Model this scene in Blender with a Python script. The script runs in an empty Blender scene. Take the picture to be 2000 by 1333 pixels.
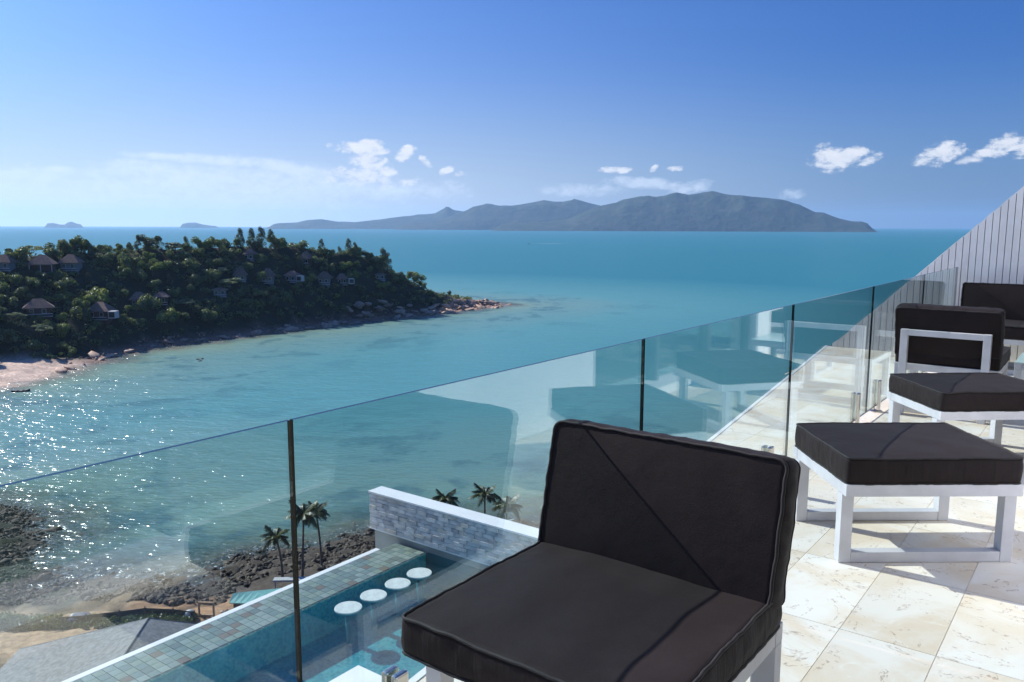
import bpy, bmesh, math, random
import numpy as np
from mathutils import Vector, Matrix, noise as mn
random.seed(7); rng = np.random.default_rng(7)
R = math.radians
S = bpy.context.scene
COL = S.collection

# ------------------------------------------------------------------ camera, sky, sun, exposure
EYE = 50.0                                   # eye height above the sea; terrace floor at 48.4
cam_d = bpy.data.cameras.new('camera'); cam = bpy.data.objects.new('camera', cam_d); COL.objects.link(cam)
cam.location = (0, 0, EYE)
PITCH = 8.02
cam.rotation_euler = (R(90 - PITCH), R(-0.13), 0)
cam_d.sensor_width = 36.0; cam_d.lens = 36.0 * 1597 / 2000
cam_d.clip_start = 0.05; cam_d.clip_end = 60000
S.camera = cam
SUN_AZ, SUN_EL = -55.5, 36.5                 # azimuth from +Y, positive to the right
sd = bpy.data.lights.new('sun', 'SUN'); sun = bpy.data.objects.new('sun', sd); COL.objects.link(sun)
sv = Vector((math.sin(R(SUN_AZ)) * math.cos(R(SUN_EL)), math.cos(R(SUN_AZ)) * math.cos(R(SUN_EL)), math.sin(R(SUN_EL))))
sun.rotation_euler = (-sv).to_track_quat('-Z', 'Y').to_euler()
sun.location = (-40, 30, 90)
sd.energy = 5.0; sd.angle = R(0.53); sd.color = (1.0, 0.955, 0.89)
S.view_settings.view_transform = 'Standard'; S.view_settings.look = 'None'
S.view_settings.exposure = 0.35; S.view_settings.gamma = 1.0
S.render.engine = 'CYCLES'
S.cycles.use_denoising = True
S.cycles.max_bounces = 10; S.cycles.transparent_max_bounces = 32
S.cycles.diffuse_bounces = 3; S.cycles.glossy_bounces = 4; S.cycles.volume_bounces = 1
S.cycles.caustics_reflective = False; S.cycles.caustics_refractive = False
S.cycles.sample_clamp_indirect = 6.0

def ael(px, py):                             # direction (azimuth, elevation, radians) measured from the photograph
    f = 1597.0; t = R(PITCH); dx = px - 1000; dy = 666.5 - py
    v = (dx / f, (f * math.cos(t) + dy * math.sin(t)) / f, (-f * math.sin(t) + dy * math.cos(t)) / f)
    return math.atan2(v[0], v[1]), math.atan2(v[2], math.hypot(v[0], v[1]))

class NT:                                    # small node-tree helper
    def __init__(s, nt): s.nt = nt; nt.nodes.clear()
    def n(s, typ, **k):
        nd = s.nt.nodes.new(typ)
        for a, b in k.items():
            if a.startswith('i_'): s.set(nd.inputs[int(a[2:]) if a[2:].isdigit() else a[2:].replace('_', ' ')], b)
            else: setattr(nd, a, b)
        return nd
    def set(s, sock, b):
        if isinstance(b, bpy.types.NodeSocket): s.nt.links.new(b, sock)
        elif isinstance(b, bpy.types.Node): s.nt.links.new(b.outputs[0], sock)
        else:
            if hasattr(sock.default_value, '__len__') and not hasattr(b, '__len__'): b = [b] * len(sock.default_value)
            if hasattr(b, '__len__') and len(sock.default_value) == 4 and len(b) == 3: b = (*b, 1)
            sock.default_value = b
    def m(s, op, a, b=0.0, c=0.0, clamp=False):
        nd = s.nt.nodes.new('ShaderNodeMath'); nd.operation = op; nd.use_clamp = clamp
        s.set(nd.inputs[0], a); s.set(nd.inputs[1], b); s.set(nd.inputs[2], c); return nd.outputs[0]
    def mix(s, f, a, b, typ='MIX'):
        nd = s.nt.nodes.new('ShaderNodeMix'); nd.data_type = 'RGBA'; nd.blend_type = typ; nd.clamp_factor = True
        s.set(nd.inputs[0], f); s.set(nd.inputs[6], a); s.set(nd.inputs[7], b); return nd.outputs[2]
    def ramp(s, f, stops, interp='LINEAR'):
        nd = s.nt.nodes.new('ShaderNodeValToRGB'); cr = nd.color_ramp; cr.interpolation = interp
        while len(cr.elements) < len(stops): cr.elements.new(0.5)
        for e, (p, c) in zip(cr.elements, stops):
            e.position = p; e.color = (*c, 1) if hasattr(c, '__len__') else (c, c, c, 1)
        s.set(nd.inputs[0], f); return nd.outputs[0]
    def smooth(s, x, lo, hi, a=0.0, b=1.0):
        nd = s.nt.nodes.new('ShaderNodeMapRange'); nd.interpolation_type = 'SMOOTHSTEP'
        s.set(nd.inputs[0], x)
        for i, v in enumerate((lo, hi, a, b)): s.set(nd.inputs[i + 1], v)
        return nd.outputs[0]
    def noise(s, vec, scale, detail=4.0, rough=0.55, dist=0.0):
        nd = s.nt.nodes.new('ShaderNodeTexNoise')
        if vec is not None: s.set(nd.inputs['Vector'], vec)
        nd.inputs['Scale'].default_value = scale; nd.inputs['Detail'].default_value = detail
        nd.inputs['Roughness'].default_value = rough; nd.inputs['Distortion'].default_value = dist
        return nd.outputs[0]

# world: Nishita sky with thin and puffy clouds laid out by true direction
W = bpy.data.worlds.new('World'); S.world = W; W.use_nodes = True
g = NT(W.node_tree)
geo = g.n('ShaderNodeTexCoord').outputs['Generated']
sep = g.n('ShaderNodeSeparateXYZ', i_0=geo)
zc = g.m('MAXIMUM', sep.outputs[2], 0.012)
vec = g.n('ShaderNodeCombineXYZ', i_0=sep.outputs[0], i_1=sep.outputs[1], i_2=zc)
sky = g.n('ShaderNodeTexSky', sky_type='NISHITA', sun_disc=False, sun_elevation=R(SUN_EL), sun_rotation=R(SUN_AZ),
          altitude=50.0, air_density=1.0, dust_density=2.2, ozone_density=2.2)
g.set(sky.inputs[0], vec)
tinted = g.mix(1.0, sky.outputs[0], (0.215, 0.51, 1.12), 'MULTIPLY')
AZ = g.m('ARCTAN2', sep.outputs[0], sep.outputs[1]); EL = g.m('ARCSINE', sep.outputs[2])
puffv = g.n('ShaderNodeCombineXYZ', i_0=g.m('MULTIPLY', AZ, 1.0), i_1=g.m('MULTIPLY', EL, 1.7), i_2=0.37)
nz = g.noise(puffv, 55.0, 6.0, 0.62, 0.3)
nz2 = g.noise(puffv, 16.0, 5.0, 0.6, 0.4)
nz3 = g.noise(puffv, 150.0, 4.0, 0.6, 0.2)
nsum = g.m('ADD', g.m('ADD', g.m('MULTIPLY', g.m('SUBTRACT', nz, 0.5), 4.2), g.m('MULTIPLY', g.m('SUBTRACT', nz2, 0.5), 1.6)), g.m('MULTIPLY', g.m('SUBTRACT', nz3, 0.5), 1.6))
def blob(px, py, rx, ry, tilt=0.0, gain=1.0):
    a, e = ael(px, py); k = 1.0 / 1612
    da = g.m('MULTIPLY', g.m('SUBTRACT', AZ, a), 1 / (rx * k)); de = g.m('SUBTRACT', EL, e)
    if tilt: de = g.m('SUBTRACT', de, g.m('MULTIPLY', g.m('SUBTRACT', AZ, a), tilt))
    de = g.m('MULTIPLY', de, 1 / (ry * k))
    r2 = g.m('ADD', g.m('MULTIPLY', da, da), g.m('MULTIPLY', de, de))
    return g.m('MULTIPLY', g.m('SUBTRACT', 1.0, r2), gain)
def field(blobs):
    f = None
    for b in blobs:
        v = g.m('MAXIMUM', blob(*b), -2.0)
        f = v if f is None else g.m('MAXIMUM', f, v)
    return f
puffs = field([(1625, 308, 36, 22), (1660, 302, 36, 15), (1697, 312, 24, 9, .35), (1612, 281, 16, 5, .2, .55),
               (1815, 306, 26, 12, .2), (1840, 298, 30, 20, .2), (1868, 292, 20, 10, .2, .8), (1925, 300, 42, 10, .3),
               (1958, 285, 26, 18, .35), (1975, 272, 15, 14), (2010, 285, 26, 16, .2),
               (1202, 332, 26, 6), (1277, 329, 8, 6, .4), (1317, 329, 18, 6), (705, 292, 62, 11, -.05), (722, 283, 26, 10),
               (728, 322, 40, 24, -.3, .9), (705, 345, 62, 16, 0, .8), (790, 301, 22, 12, .4), (832, 318, 12, 8, -.6, .7),
               (872, 334, 14, 8, .3), (898, 342, 12, 6, 0, .8), (795, 358, 18, 8, .1, .8), (750, 356, 16, 14, 0, .7)])
wisps = field([(330, 308, 70, 7, -.02, 1), (430, 316, 150, 11, -.05, 1), (560, 330, 110, 14, -.14, 1), (280, 335, 90, 18, .0, .9),
               (390, 355, 170, 34, 0, .9), (520, 360, 200, 40, 0, .8), (150, 385, 330, 45, 0, .8), (420, 400, 300, 40, 0, .8), (60, 345, 120, 14, .05, .8), (110, 334, 36, 7, .05, .9),
               (700, 372, 170, 22, 0, .7), (880, 372, 40, 18, 0, .5), (1130, 372, 80, 12, 0, .8), (1265, 358, 75, 11, -.08, .9),
               (1350, 366, 40, 12, .2, .9), (1545, 378, 25, 10, 0, .7), (-200, 350, 240, 30, 0, .9), (-700, 330, 300, 40, 0, .9), (2500, 340, 200, 25, 0, .9)])
pm = g.smooth(g.m('ADD', puffs, nsum), -0.35, 1.0)
wm = g.m('MULTIPLY', g.smooth(g.m('ADD', wisps, g.m('MULTIPLY', nsum, 0.62)), -0.4, 1.3), 0.72)
lit = g.mix(nz, (5.6, 6.2, 7.4), (9.6, 9.7, 9.9))
hz = g.smooth(EL, 0.0, 0.20, 0.35, 0.0)                   # pale air low over the horizon all the way round
hx, hy = math.sin(R(SUN_AZ)), math.cos(R(SUN_AZ))      # the air is whiter towards the sun, as always
tow = g.m('ADD', g.m('MULTIPLY', sep.outputs[0], hx), g.m('MULTIPLY', sep.outputs[1], hy))
tow = g.smooth(tow, .05, 1.0)
base = g.mix(hz, tinted, (3.6, 5.0, 7.4))
glow = g.m('MULTIPLY', tow, g.m('POWER', 2.718, g.m('MULTIPLY', g.m('MAXIMUM', EL, 0.0), -10.5)))
base = g.mix(g.m('MULTIPLY', glow, .92), base, (8.9, 9.4, 9.9))
c1 = g.mix(wm, base, (7.6, 8.5, 9.9)); c2 = g.mix(pm, c1, lit)
bg = g.n('ShaderNodeBackground', i_Color=c2, i_Strength=0.085)
g.nt.links.new(bg.outputs[0], g.n('ShaderNodeOutputWorld').inputs[0])

# ------------------------------------------------------------------ helpers: materials
def material(name, col, rough=0.6, var=0.0, vscale=3.0, bump=0.0, bscale=20.0, metal=0.0, spec=0.5, col2=None, objvar=0.0, coord='Object', detail=5.0, bdist=0.01, coat=0.0, sheen=0.0):
    m = bpy.data.materials.new(name); m.use_nodes = True; t = NT(m.node_tree)
    tc = t.n('ShaderNodeTexCoord').outputs[coord]
    c = t.n('ShaderNodeRGB'); c.outputs[0].default_value = (*col, 1); c = c.outputs[0]
    if var or col2:
        nzv = t.smooth(t.noise(tc, vscale, detail), 0.32, 0.68)
        hi = col2 if col2 else tuple(min(1, x * (1 + var)) for x in col)
        lo = col if col2 else tuple(x * (1 - var) for x in col)
        c = t.mix(nzv, lo, hi)
    if objvar:
        oi = t.n('ShaderNodeObjectInfo').outputs['Random']
        c = t.mix(1.0, c, t.ramp(oi, [(0, 1 - objvar), (1, 1 + objvar * 0.7)]), 'MULTIPLY')
    p = t.n('ShaderNodeBsdfPrincipled'); t.set(p.inputs['Base Color'], c)
    rv = t.m('ADD', rough - 0.06, t.m('MULTIPLY', t.noise(tc, vscale * 2.3, 3), 0.12))
    t.set(p.inputs['Roughness'], rv); p.inputs['Metallic'].default_value = metal
    p.inputs['Specular IOR Level'].default_value = spec; p.inputs['Coat Weight'].default_value = coat
    if sheen: p.inputs['Sheen Weight'].default_value = sheen; p.inputs['Sheen Roughness'].default_value = 0.4
    if bump:
        b = t.n('ShaderNodeBump', i_Strength=bump, i_Distance=bdist); t.set(b.inputs['Height'], t.noise(tc, bscale, 5))
        t.set(p.inputs['Normal'], b)
    t.nt.links.new(p.outputs[0], t.n('ShaderNodeOutputMaterial').inputs[0])
    return m

def schlick(t, f0, normal=None):
    gm = t.n('ShaderNodeNewGeometry')
    dot = t.n('ShaderNodeVectorMath', operation='DOT_PRODUCT'); t.set(dot.inputs[0], normal if normal else gm.outputs['Normal']); t.set(dot.inputs[1], gm.outputs['Incoming'])
    k = t.m('SUBTRACT', 1.0, t.m('ABSOLUTE', dot.outputs['Value']), clamp=True)
    return t.m('ADD', f0, t.m('MULTIPLY', t.m('POWER', k, 5.0), 1 - f0), clamp=True)

def glass_mat(name, tint, f0=0.045, rough=0.0):
    m = bpy.data.materials.new(name); m.use_nodes = True; t = NT(m.node_tree)
    tc = t.n('ShaderNodeTexCoord').outputs['Object']
    tr = t.n('ShaderNodeBsdfTransparent'); 
    t.set(tr.inputs[0], t.mix(t.noise(tc, 1.3, 3), tint, tuple(x * 0.985 for x in tint)))
    gl = t.n('ShaderNodeBsdfGlossy', i_Roughness=rough)
    gl.inputs[0].default_value = (0.97, 1, 0.99, 1)
    mx = t.n('ShaderNodeMixShader', i_0=schlick(t, f0), i_1=tr, i_2=gl)
    t.nt.links.new(mx.outputs[0], t.n('ShaderNodeOutputMaterial').inputs[0])
    return m

# ------------------------------------------------------------------ helpers: meshes and objects
class MB:
    def __init__(s): s.v = []; s.f = []; s.mi = []
    def add(s, vs, fs, mi=0):
        o = len(s.v); s.v += [tuple(v) for v in vs]; s.f += [tuple(i + o for i in f) for f in fs]; s.mi += [mi] * len(fs); return s
    def box(s, x0, x1, y0, y1, z0, z1, bev=0.0, mi=0):
        if bev <= 0:
            return s.add([(x0,y0,z0),(x1,y0,z0),(x1,y1,z0),(x0,y1,z0),(x0,y0,z1),(x1,y0,z1),(x1,y1,z1),(x0,y1,z1)],
                         [(0,3,2,1),(4,5,6,7),(0,1,5,4),(1,2,6,5),(2,3,7,6),(3,0,4,7)], mi)
        bm = bmesh.new(); bmesh.ops.create_cube(bm, size=1)
        for v in bm.verts: v.co = Vector(((x0+x1)/2 + v.co.x*(x1-x0), (y0+y1)/2 + v.co.y*(y1-y0), (z0+z1)/2 + v.co.z*(z1-z0)))
        bmesh.ops.bevel(bm, geom=bm.edges[:], offset=bev, segments=2, affect='EDGES', profile=0.6)
        bm.verts.index_update(); s.add([v.co[:] for v in bm.verts], [[v.index for v in f.verts] for f in bm.faces], mi); bm.free(); return s
    def tube(s, pts, r, n=8, mi=0, closed=False, cap=True):
        pts = [Vector(p) for p in pts]; rs = r if hasattr(r, '__len__') else [r] * len(pts); rings = []; ref = None
        for i, p in enumerate(pts):
            if closed: d = pts[(i+1) % len(pts)] - pts[i-1]
            else: d = pts[min(i+1, len(pts)-1)] - pts[max(i-1, 0)]
            d.normalize()
            if ref is None: ref = Vector((0,0,1)) if abs(d.z) < 0.9 else Vector((1,0,0))
            a = (ref - d * ref.dot(d)).normalized(); ref = a; b = d.cross(a)
            rings.append([p + (a*math.cos(2*math.pi*k/n) + b*math.sin(2*math.pi*k/n)) * rs[i] for k in range(n)])
        vs = [v for rg in rings for v in rg]; fs = []; L = len(pts)
        for i in range(L if closed else L-1):
            for k in range(n):
                j = (i+1) % L; fs.append((i*n+k, i*n+(k+1)%n, j*n+(k+1)%n, j*n+k))
        if cap and not closed: fs += [tuple(range(n))[::-1], tuple((L-1)*n+k for k in range(n))]
        return s.add(vs, fs, mi)
    def lathe(s, prof, n=20, c=(0,0,0), mi=0):
        vs = [(c[0]+r*math.cos(2*math.pi*k/n), c[1]+r*math.sin(2*math.pi*k/n), c[2]+z) for r, z in prof for k in range(n)]; fs = []
        for i in range(len(prof)-1):
            for k in range(n): fs.append((i*n+k, i*n+(k+1)%n, (i+1)*n+(k+1)%n, (i+1)*n+k))
        if prof[0][0] > 1e-4: fs.append(tuple(range(n))[::-1])
        if prof[-1][0] > 1e-4: fs.append(tuple((len(prof)-1)*n+k for k in range(n)))
        return s.add(vs, fs, mi)
    def mesh(s, name, mats, smooth=False):
        me = bpy.data.meshes.new(name); me.from_pydata(s.v, [], s.f); 
        for m in (mats if isinstance(mats, (list, tuple)) else [mats]): me.materials.append(m)
        if any(s.mi): me.polygons.foreach_set('material_index', s.mi)
        if smooth: me.polygons.foreach_set('use_smooth', [True] * len(me.polygons))
        me.update(); return me
def link(name, data, parent=None, loc=(0,0,0), rot=(0,0,0), scale=None):
    o = bpy.data.objects.new(name, data); COL.objects.link(o); o.location = loc; o.rotation_euler = rot
    if scale is not None: o.scale = scale if hasattr(scale, '__len__') else (scale,)*3
    if parent: o.parent = parent
    return o
def tag(o, label=None, cat=None, group=None, kind=None):
    if label: o['label'] = label
    if cat: o['category'] = cat
    if group: o['group'] = group
    if kind: o['kind'] = kind
    return o
def copy_tree(o, parent=None):
    c = o.copy(); COL.objects.link(c)
    if parent: c.parent = parent
    for ch in list(o.children): copy_tree(ch, c)
    return c
def np_mesh(name, V, F, mats, smooth=False):
    me = bpy.data.meshes.new(name); V = np.asarray(V, np.float32); F = np.asarray(F, np.int32); k = F.shape[1]
    me.vertices.add(len(V)); me.vertices.foreach_set('co', V.ravel())
    me.loops.add(F.size); me.loops.foreach_set('vertex_index', F.ravel())
    me.polygons.add(len(F)); me.polygons.foreach_set('loop_start', np.arange(0, F.size, k, dtype=np.int32))
    if smooth: me.polygons.foreach_set('use_smooth', np.ones(len(F), bool))
    for m in (mats if isinstance(mats, (list, tuple)) else [mats]): me.materials.append(m)
    me.update(calc_edges=True); me.validate(); return me
PHI = math.atan2(0.8, 0.6)                  # villa frame: local x runs along the railing (s), local y away from the villa (n)
def P(n, s, z): return (-.8*n + .6*s, .6*n + .8*s, z)
VR = (0, 0, PHI)
FL = EYE - 1.6                              # terrace floor level

# ------------------------------------------------------------------ terrain
COAST = np.array([(300,190),(120,160),(40,142),(0,134),(-22,127.5),(-30,121.5),(-34,120),(-40,116),(-45,111.5),(-51,110),(-58,108.5),
  (-64,109),(-70,114),(-74,121),(-80,132),(-92,140),(-140,140),(-200,130),(-260,135),(-300,160),(-260,195),(-200,205),(-172,228),(-160,251),
  (-154,272),(-158,288),(-150,300),(-155,311),(-147,331),(-118,373),(-100,400),(-81,426),(-62,446),(-55,452),(-41,469),(-24,492),(-3,521),(-8,528),(-40,545),
  (-100,585),(-180,610),(-300,610),(-450,520),(-600,400),(-600,-100),(300,-100)], float)
RIDGE = np.array([(-420,330,34),(-266,330,36),(-214,345,38),(-181,395,39),(-135,435,40.5),(-113,455,38.5),(-87,470,33.4),(-71,480,25.6),
                  (-52,492,14.3),(-34,503,8.5),(-19,512,6.5)], float)
def seg_dist(X, Y, A, B):
    dx, dy = B[0]-A[0], B[1]-A[1]; t = np.clip(((X-A[0])*dx+(Y-A[1])*dy)/(dx*dx+dy*dy), 0, 1)
    return np.hypot(X-(A[0]+t*dx), Y-(A[1]+t*dy)), t
def coast_dist(X, Y):                       # positive inland
    X = np.asarray(X, float); Y = np.asarray(Y, float); d = np.full(X.shape, 1e9); ins = np.zeros(X.shape, bool); n = len(COAST)
    for i in range(n):
        A, B = COAST[i], COAST[(i+1) % n]
        d = np.minimum(d, seg_dist(X, Y, A, B)[0])
        c = ((A[1] > Y) != (B[1] > Y)) & (X < (B[0]-A[0])*(Y-A[1])/(B[1]-A[1]+1e-12)+A[0]); ins ^= c
    wob = 1.6*np.sin(X*.31+Y*.17)+1.2*np.sin(X*.11-Y*.43+1)+.8*np.sin(X*.9+Y*.7)+.5*np.sin(X*1.7-Y*1.3)
    return np.where(ins, d, -d) + wob*0.8
def sm(x, a, b): t = np.clip((x-a)/(b-a), 0, 1); return t*t*(3-2*t)
def height(X, Y):
    X = np.asarray(X, float); Y = np.asarray(Y, float); d = coast_dist(X, Y)
    dr = np.full(X.shape, 1e9); zr = np.zeros(X.shape)
    for i in range(len(RIDGE)-1):
        dd, t = seg_dist(X, Y, RIDGE[i], RIDGE[i+1]); z = RIDGE[i][2]*(1-t)+RIDGE[i+1][2]*t
        zr = np.where(dd < dr, z-2.5, zr); dr = np.minimum(dr, dd)
    beach = np.where(d > 0, np.minimum(d*.14, 2.4)+np.clip(d-17, 0, 40)*.03, np.maximum(d*.12, -6))
    wpen = sm(Y, 200, 262)
    dd0 = np.clip(d-6, 0, None); t = dd0/(dd0+dr+1e-6)
    sandy = 1-sm(Y, 285, 320)
    t2 = np.clip((dd0-14*sandy)/(np.clip(dd0-14*sandy,0,None)+dr+1e-6), 0, 1)
    hill = (zr-2)*np.power(t2, 0.92)
    lump = (np.sin(X*.13+1)*np.sin(Y*.11)+.5*np.sin(X*.31)*np.sin(Y*.27+2))*1.0*sm(d, 8, 30)
    r = np.hypot(X, Y)
    villa = (1-wpen)*(38*np.exp(-(r/30.0)**2))
    return beach + wpen*(hill*(d > 0)+lump) + villa
def h1(x, y): return float(height(np.array([x]), np.array([y]))[0])
def survey(px, py):                         # where the sight line of a photo measurement meets the ground: a fixed world point
    a, e = ael(px, py); dx, dy, dz = math.sin(a)*math.cos(e), math.cos(a)*math.cos(e), math.sin(e)
    t = np.arange(60, 700, 0.5); X, Y, Z = dx*t, dy*t, EYE+dz*t
    k = np.argmax(Z < np.maximum(height(X, Y), 0))
    return float(X[k]), float(Y[k])
def axis(lo, hi, fine):
    out = [lo]; 
    while out[-1] < hi:
        x = out[-1]; st = 3.0
        for a, b, f in fine:
            if a <= x < b: st = f
        out.append(x+st)
    return np.array(out)
gx = axis(-600, 310, [(-600,-330,10),(-330,-100,2.5),(-100,20,1.0),(20,310,8)]); gy = axis(-100, 640, [(-100,55,6),(55,145,1.0),(145,230,4),(230,540,2.5)])
GX, GY = np.meshgrid(gx, gy); GZ = height(GX, GY); GD = coast_dist(GX, GY)
nx_, ny_ = len(gx), len(gy)
rough_n = np.array([mn.fractal(Vector((x*.35, y*.35, 3.1)), 0.8, 2.1, 4) for x, y in zip(GX.ravel(), GY.ravel())]).reshape(GX.shape)
rocky = (sm(GD, -9, -1)*(1-sm(GD, 9, 16)))
nearland = (GY < 200)
GZ = GZ + rough_n*(0.25+rocky*np.where(nearland, 0.55, 0.9))
idx = np.arange(nx_*ny_).reshape(ny_, nx_)
F = np.stack([idx[:-1,:-1], idx[:-1,1:], idx[1:,1:], idx[1:,:-1]], -1).reshape(-1, 4)
# colour zones (what the ground is made of)
def L(c): return np.array(c, float)
SAND, WSAND, ROCK, PROCK, DIRT, SCRUB, BED = L((.50,.34,.21)), L((.62,.47,.37)), L((.085,.065,.052)), L((.24,.155,.12)), L((.42,.24,.13)), L((.028,.032,.017)), L((.16,.15,.10))
C = np.zeros(GX.shape+(3,)); C[:] = SCRUB
def blend(mask, col):
    global C; C = C*(1-mask[..., None])+col*mask[..., None]
nn = rough_n
blend(nearland*sm(GD, 8, 14), SAND)
blend(nearland*sm(GX, -46, -36)*sm(GD, 4, 10), ROCK*1.3)
blend(nearland*sm(GD, 24, 27)*(1-sm(GD, 34, 38))*sm(GX,-110,-95), SCRUB)
blend(nearland*sm(GX, -50, -47)*(1-sm(GX, -37, -33))*sm(GY, 86, 90)*(1-sm(GY, 101, 103)), DIRT)
left = sm(-GX, 50, 60)
blend(nearland*sm(GD, -6, -2)*(1-sm(GD+nn*6, 7, 13))*(1-left*sm(GD+nn*5, 1, 4)), ROCK)
blend((~nearland)*sm(GD, -7, 0)*(1-sm(GD+nn*3, 5, 9)), PROCK)
blend((~nearland)*sm(GX+nn*4, -42, -34)*sm(GD, -4, 0), PROCK*1.35)
sandy = (~nearland)*(1-sm(GY+nn*6, 288, 300))
blend(sandy*sm(GD, -8, 0)*(1-sm(GD, 17, 24)), WSAND)
blend(1-sm(GD, -9, -3)*1.0, BED)
C *= (1+0.25*nn[..., None])
C = np.clip(C, 0.01, 0.9)

mg = bpy.data.materials.new('ground'); mg.use_nodes = True; t = NT(mg.node_tree)
at = t.n('ShaderNodeAttribute', attribute_name='soil'); pos = t.n('ShaderNodeNewGeometry').outputs['Position']
c = t.mix(1.0, at.outputs[0], t.ramp(t.noise(pos, 0.9, 8, .65), [(.3, .62), (.7, 1.3)]), 'MULTIPLY')
c = t.mix(1.0, c, t.ramp(t.noise(pos, 0.12, 4), [(.3, .8), (.7, 1.15)]), 'MULTIPLY')
p = t.n('ShaderNodeBsdfPrincipled', i_Roughness=0.9); t.set(p.inputs['Base Color'], c); p.inputs['Specular IOR Level'].default_value = .25
b = t.n('ShaderNodeBump', i_Strength=0.7, i_Distance=0.35); t.set(b.inputs['Height'], t.noise(pos, 1.6, 8, .65)); t.set(p.inputs['Normal'], b)
t.nt.links.new(p.outputs[0], t.n('ShaderNodeOutputMaterial').inputs[0])
me = np_mesh('ground', np.stack([GX, GY, GZ], -1).reshape(-1, 3), F, mg, True)
a_ = me.attributes.new('soil', 'FLOAT_COLOR', 'POINT'); a_.data.foreach_set('color', np.concatenate([C, np.ones(GX.shape+(1,))], -1).astype(np.float32).ravel())
tag(link('ground', me), 'sandy and rocky shore rising to the wooded headland', kind='structure')

# ------------------------------------------------------------------ sea
def sea_axis(lo, hi, step, far):
    core = np.arange(lo, hi+step, step); out = list(core); s = step; x = core[-1]
    while x < far: s *= 1.35; x = min(x+s, far); out.append(x)
    s = step; x = core[0]; pre = []
    while x > -far: s *= 1.35; x = max(x-s, -far); pre.append(x)
    return np.array(pre[::-1]+out)
FAR = 25000.0
sx = sea_axis(-250, 60, 4, FAR); sy = sea_axis(90, 600, 4, FAR)
SX, SY = np.meshgrid(sx, sy); SD = -coast_dist(SX, SY); idx = np.arange(SX.size).reshape(SX.shape)
F = np.stack([idx[:-1,:-1], idx[:-1,1:], idx[1:,1:], idx[1:,:-1]], -1).reshape(-1, 4)
ms = bpy.data.materials.new('sea_water'); ms.use_nodes = True; t = NT(ms.node_tree)
dist = t.n('ShaderNodeAttribute', attribute_name='offshore').outputs['Fac']; pos = t.n('ShaderNodeNewGeometry').outputs['Position']
patch = t.noise(pos, 0.028, 6, .6, .5); fine = t.noise(pos, 0.12, 5, .6)
dn = t.m('ADD', dist, t.m('MULTIPLY', t.m('SUBTRACT', patch, .5), 40))
body = t.ramp(t.m('MULTIPLY', dn, 1/300), [(0.0, (.24,.30,.22)), (.035, (.19,.30,.24)), (.11, (.15,.285,.27)), (.28, (.10,.285,.30)), (.7, (.058,.232,.268)), (1, (.028,.190,.240))])
reef = t.m('MULTIPLY', t.smooth(t.m('ADD', t.m('MULTIPLY', patch, .65), t.m('MULTIPLY', fine, .35)), .50, .60), t.smooth(dist, 120, 30))
body = t.mix(t.m('MULTIPLY', reef, .6), body, (.04, .12, .15))
pale = t.m('MULTIPLY', t.smooth(t.noise(pos, 0.004, 4), .45, .65), .12)
body = t.mix(pale, body, (.03, .21, .22))
fo = t.m('MULTIPLY', t.smooth(t.noise(pos, .9, 5, .6, 1.6), .53, .66), t.smooth(dist, 13, 1))
body = t.mix(t.m('MULTIPLY', fo, .8), body, (.75, .78, .78))
mp = t.n('ShaderNodeMapping'); mp.inputs['Rotation'].default_value = (0, 0, R(25)); mp.inputs['Scale'].default_value = (.55, 1.0, 1.0); t.set(mp.inputs[0], pos)
hgt = t.m('ADD', t.m('MULTIPLY', t.noise(mp.outputs[0], .20, 3, .5), 1.5), t.m('MULTIPLY', t.noise(mp.outputs[0], .8, 3, .5), .52))
bp = t.n('ShaderNodeBump', i_Strength=1.0, i_Distance=1.0); t.set(bp.inputs['Height'], hgt)
p = t.n('ShaderNodeBsdfDiffuse', i_Color=body)
gls = t.n('ShaderNodeBsdfGlossy', i_Roughness=0.18); t.set(gls.inputs['Normal'], bp)
alpha = t.smooth(t.m('ADD', dist, t.m('MULTIPLY', t.m('SUBTRACT', fine, .5), 6)), -1.0, 18.0, .12, 1.0)
alpha = t.m('MAXIMUM', alpha, t.m('MULTIPLY', fo, .85))
mx = t.n('ShaderNodeMixShader', i_0=alpha, i_1=t.n('ShaderNodeBsdfTransparent'), i_2=p)
mx = t.n('ShaderNodeMixShader', i_0=t.m('MINIMUM', schlick(t, .022, bp.outputs[0]), .24), i_1=mx, i_2=gls)
t.nt.links.new(mx.outputs[0], t.n('ShaderNodeOutputMaterial').inputs[0])
me = np_mesh('sea', np.stack([SX, SY, np.zeros(SX.shape)], -1).reshape(-1, 3), F, ms, True)
a_ = me.attributes.new('offshore', 'FLOAT', 'POINT'); a_.data.foreach_set('value', SD.astype(np.float32).ravel())
tag(link('sea', me), 'turquoise bay and open sea', kind='structure')

# haze: one even body of air
hb = MB().box(-25600, 25600, -25600, 25600, -9, 485)
mh = bpy.data.materials.new('haze'); mh.use_nodes = True; t = NT(mh.node_tree)
pv = t.n('ShaderNodeVolumePrincipled'); pv.inputs['Color'].default_value = (.46, .69, 1, 1); pv.inputs['Density'].default_value = 4.3e-5; pv.inputs['Anisotropy'].default_value = .35
t.nt.links.new(pv.outputs[0], t.n('ShaderNodeOutputMaterial').inputs['Volume'])
tag(link('haze', hb.mesh('haze', mh)), 'thin sea haze', kind='stuff')

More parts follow.
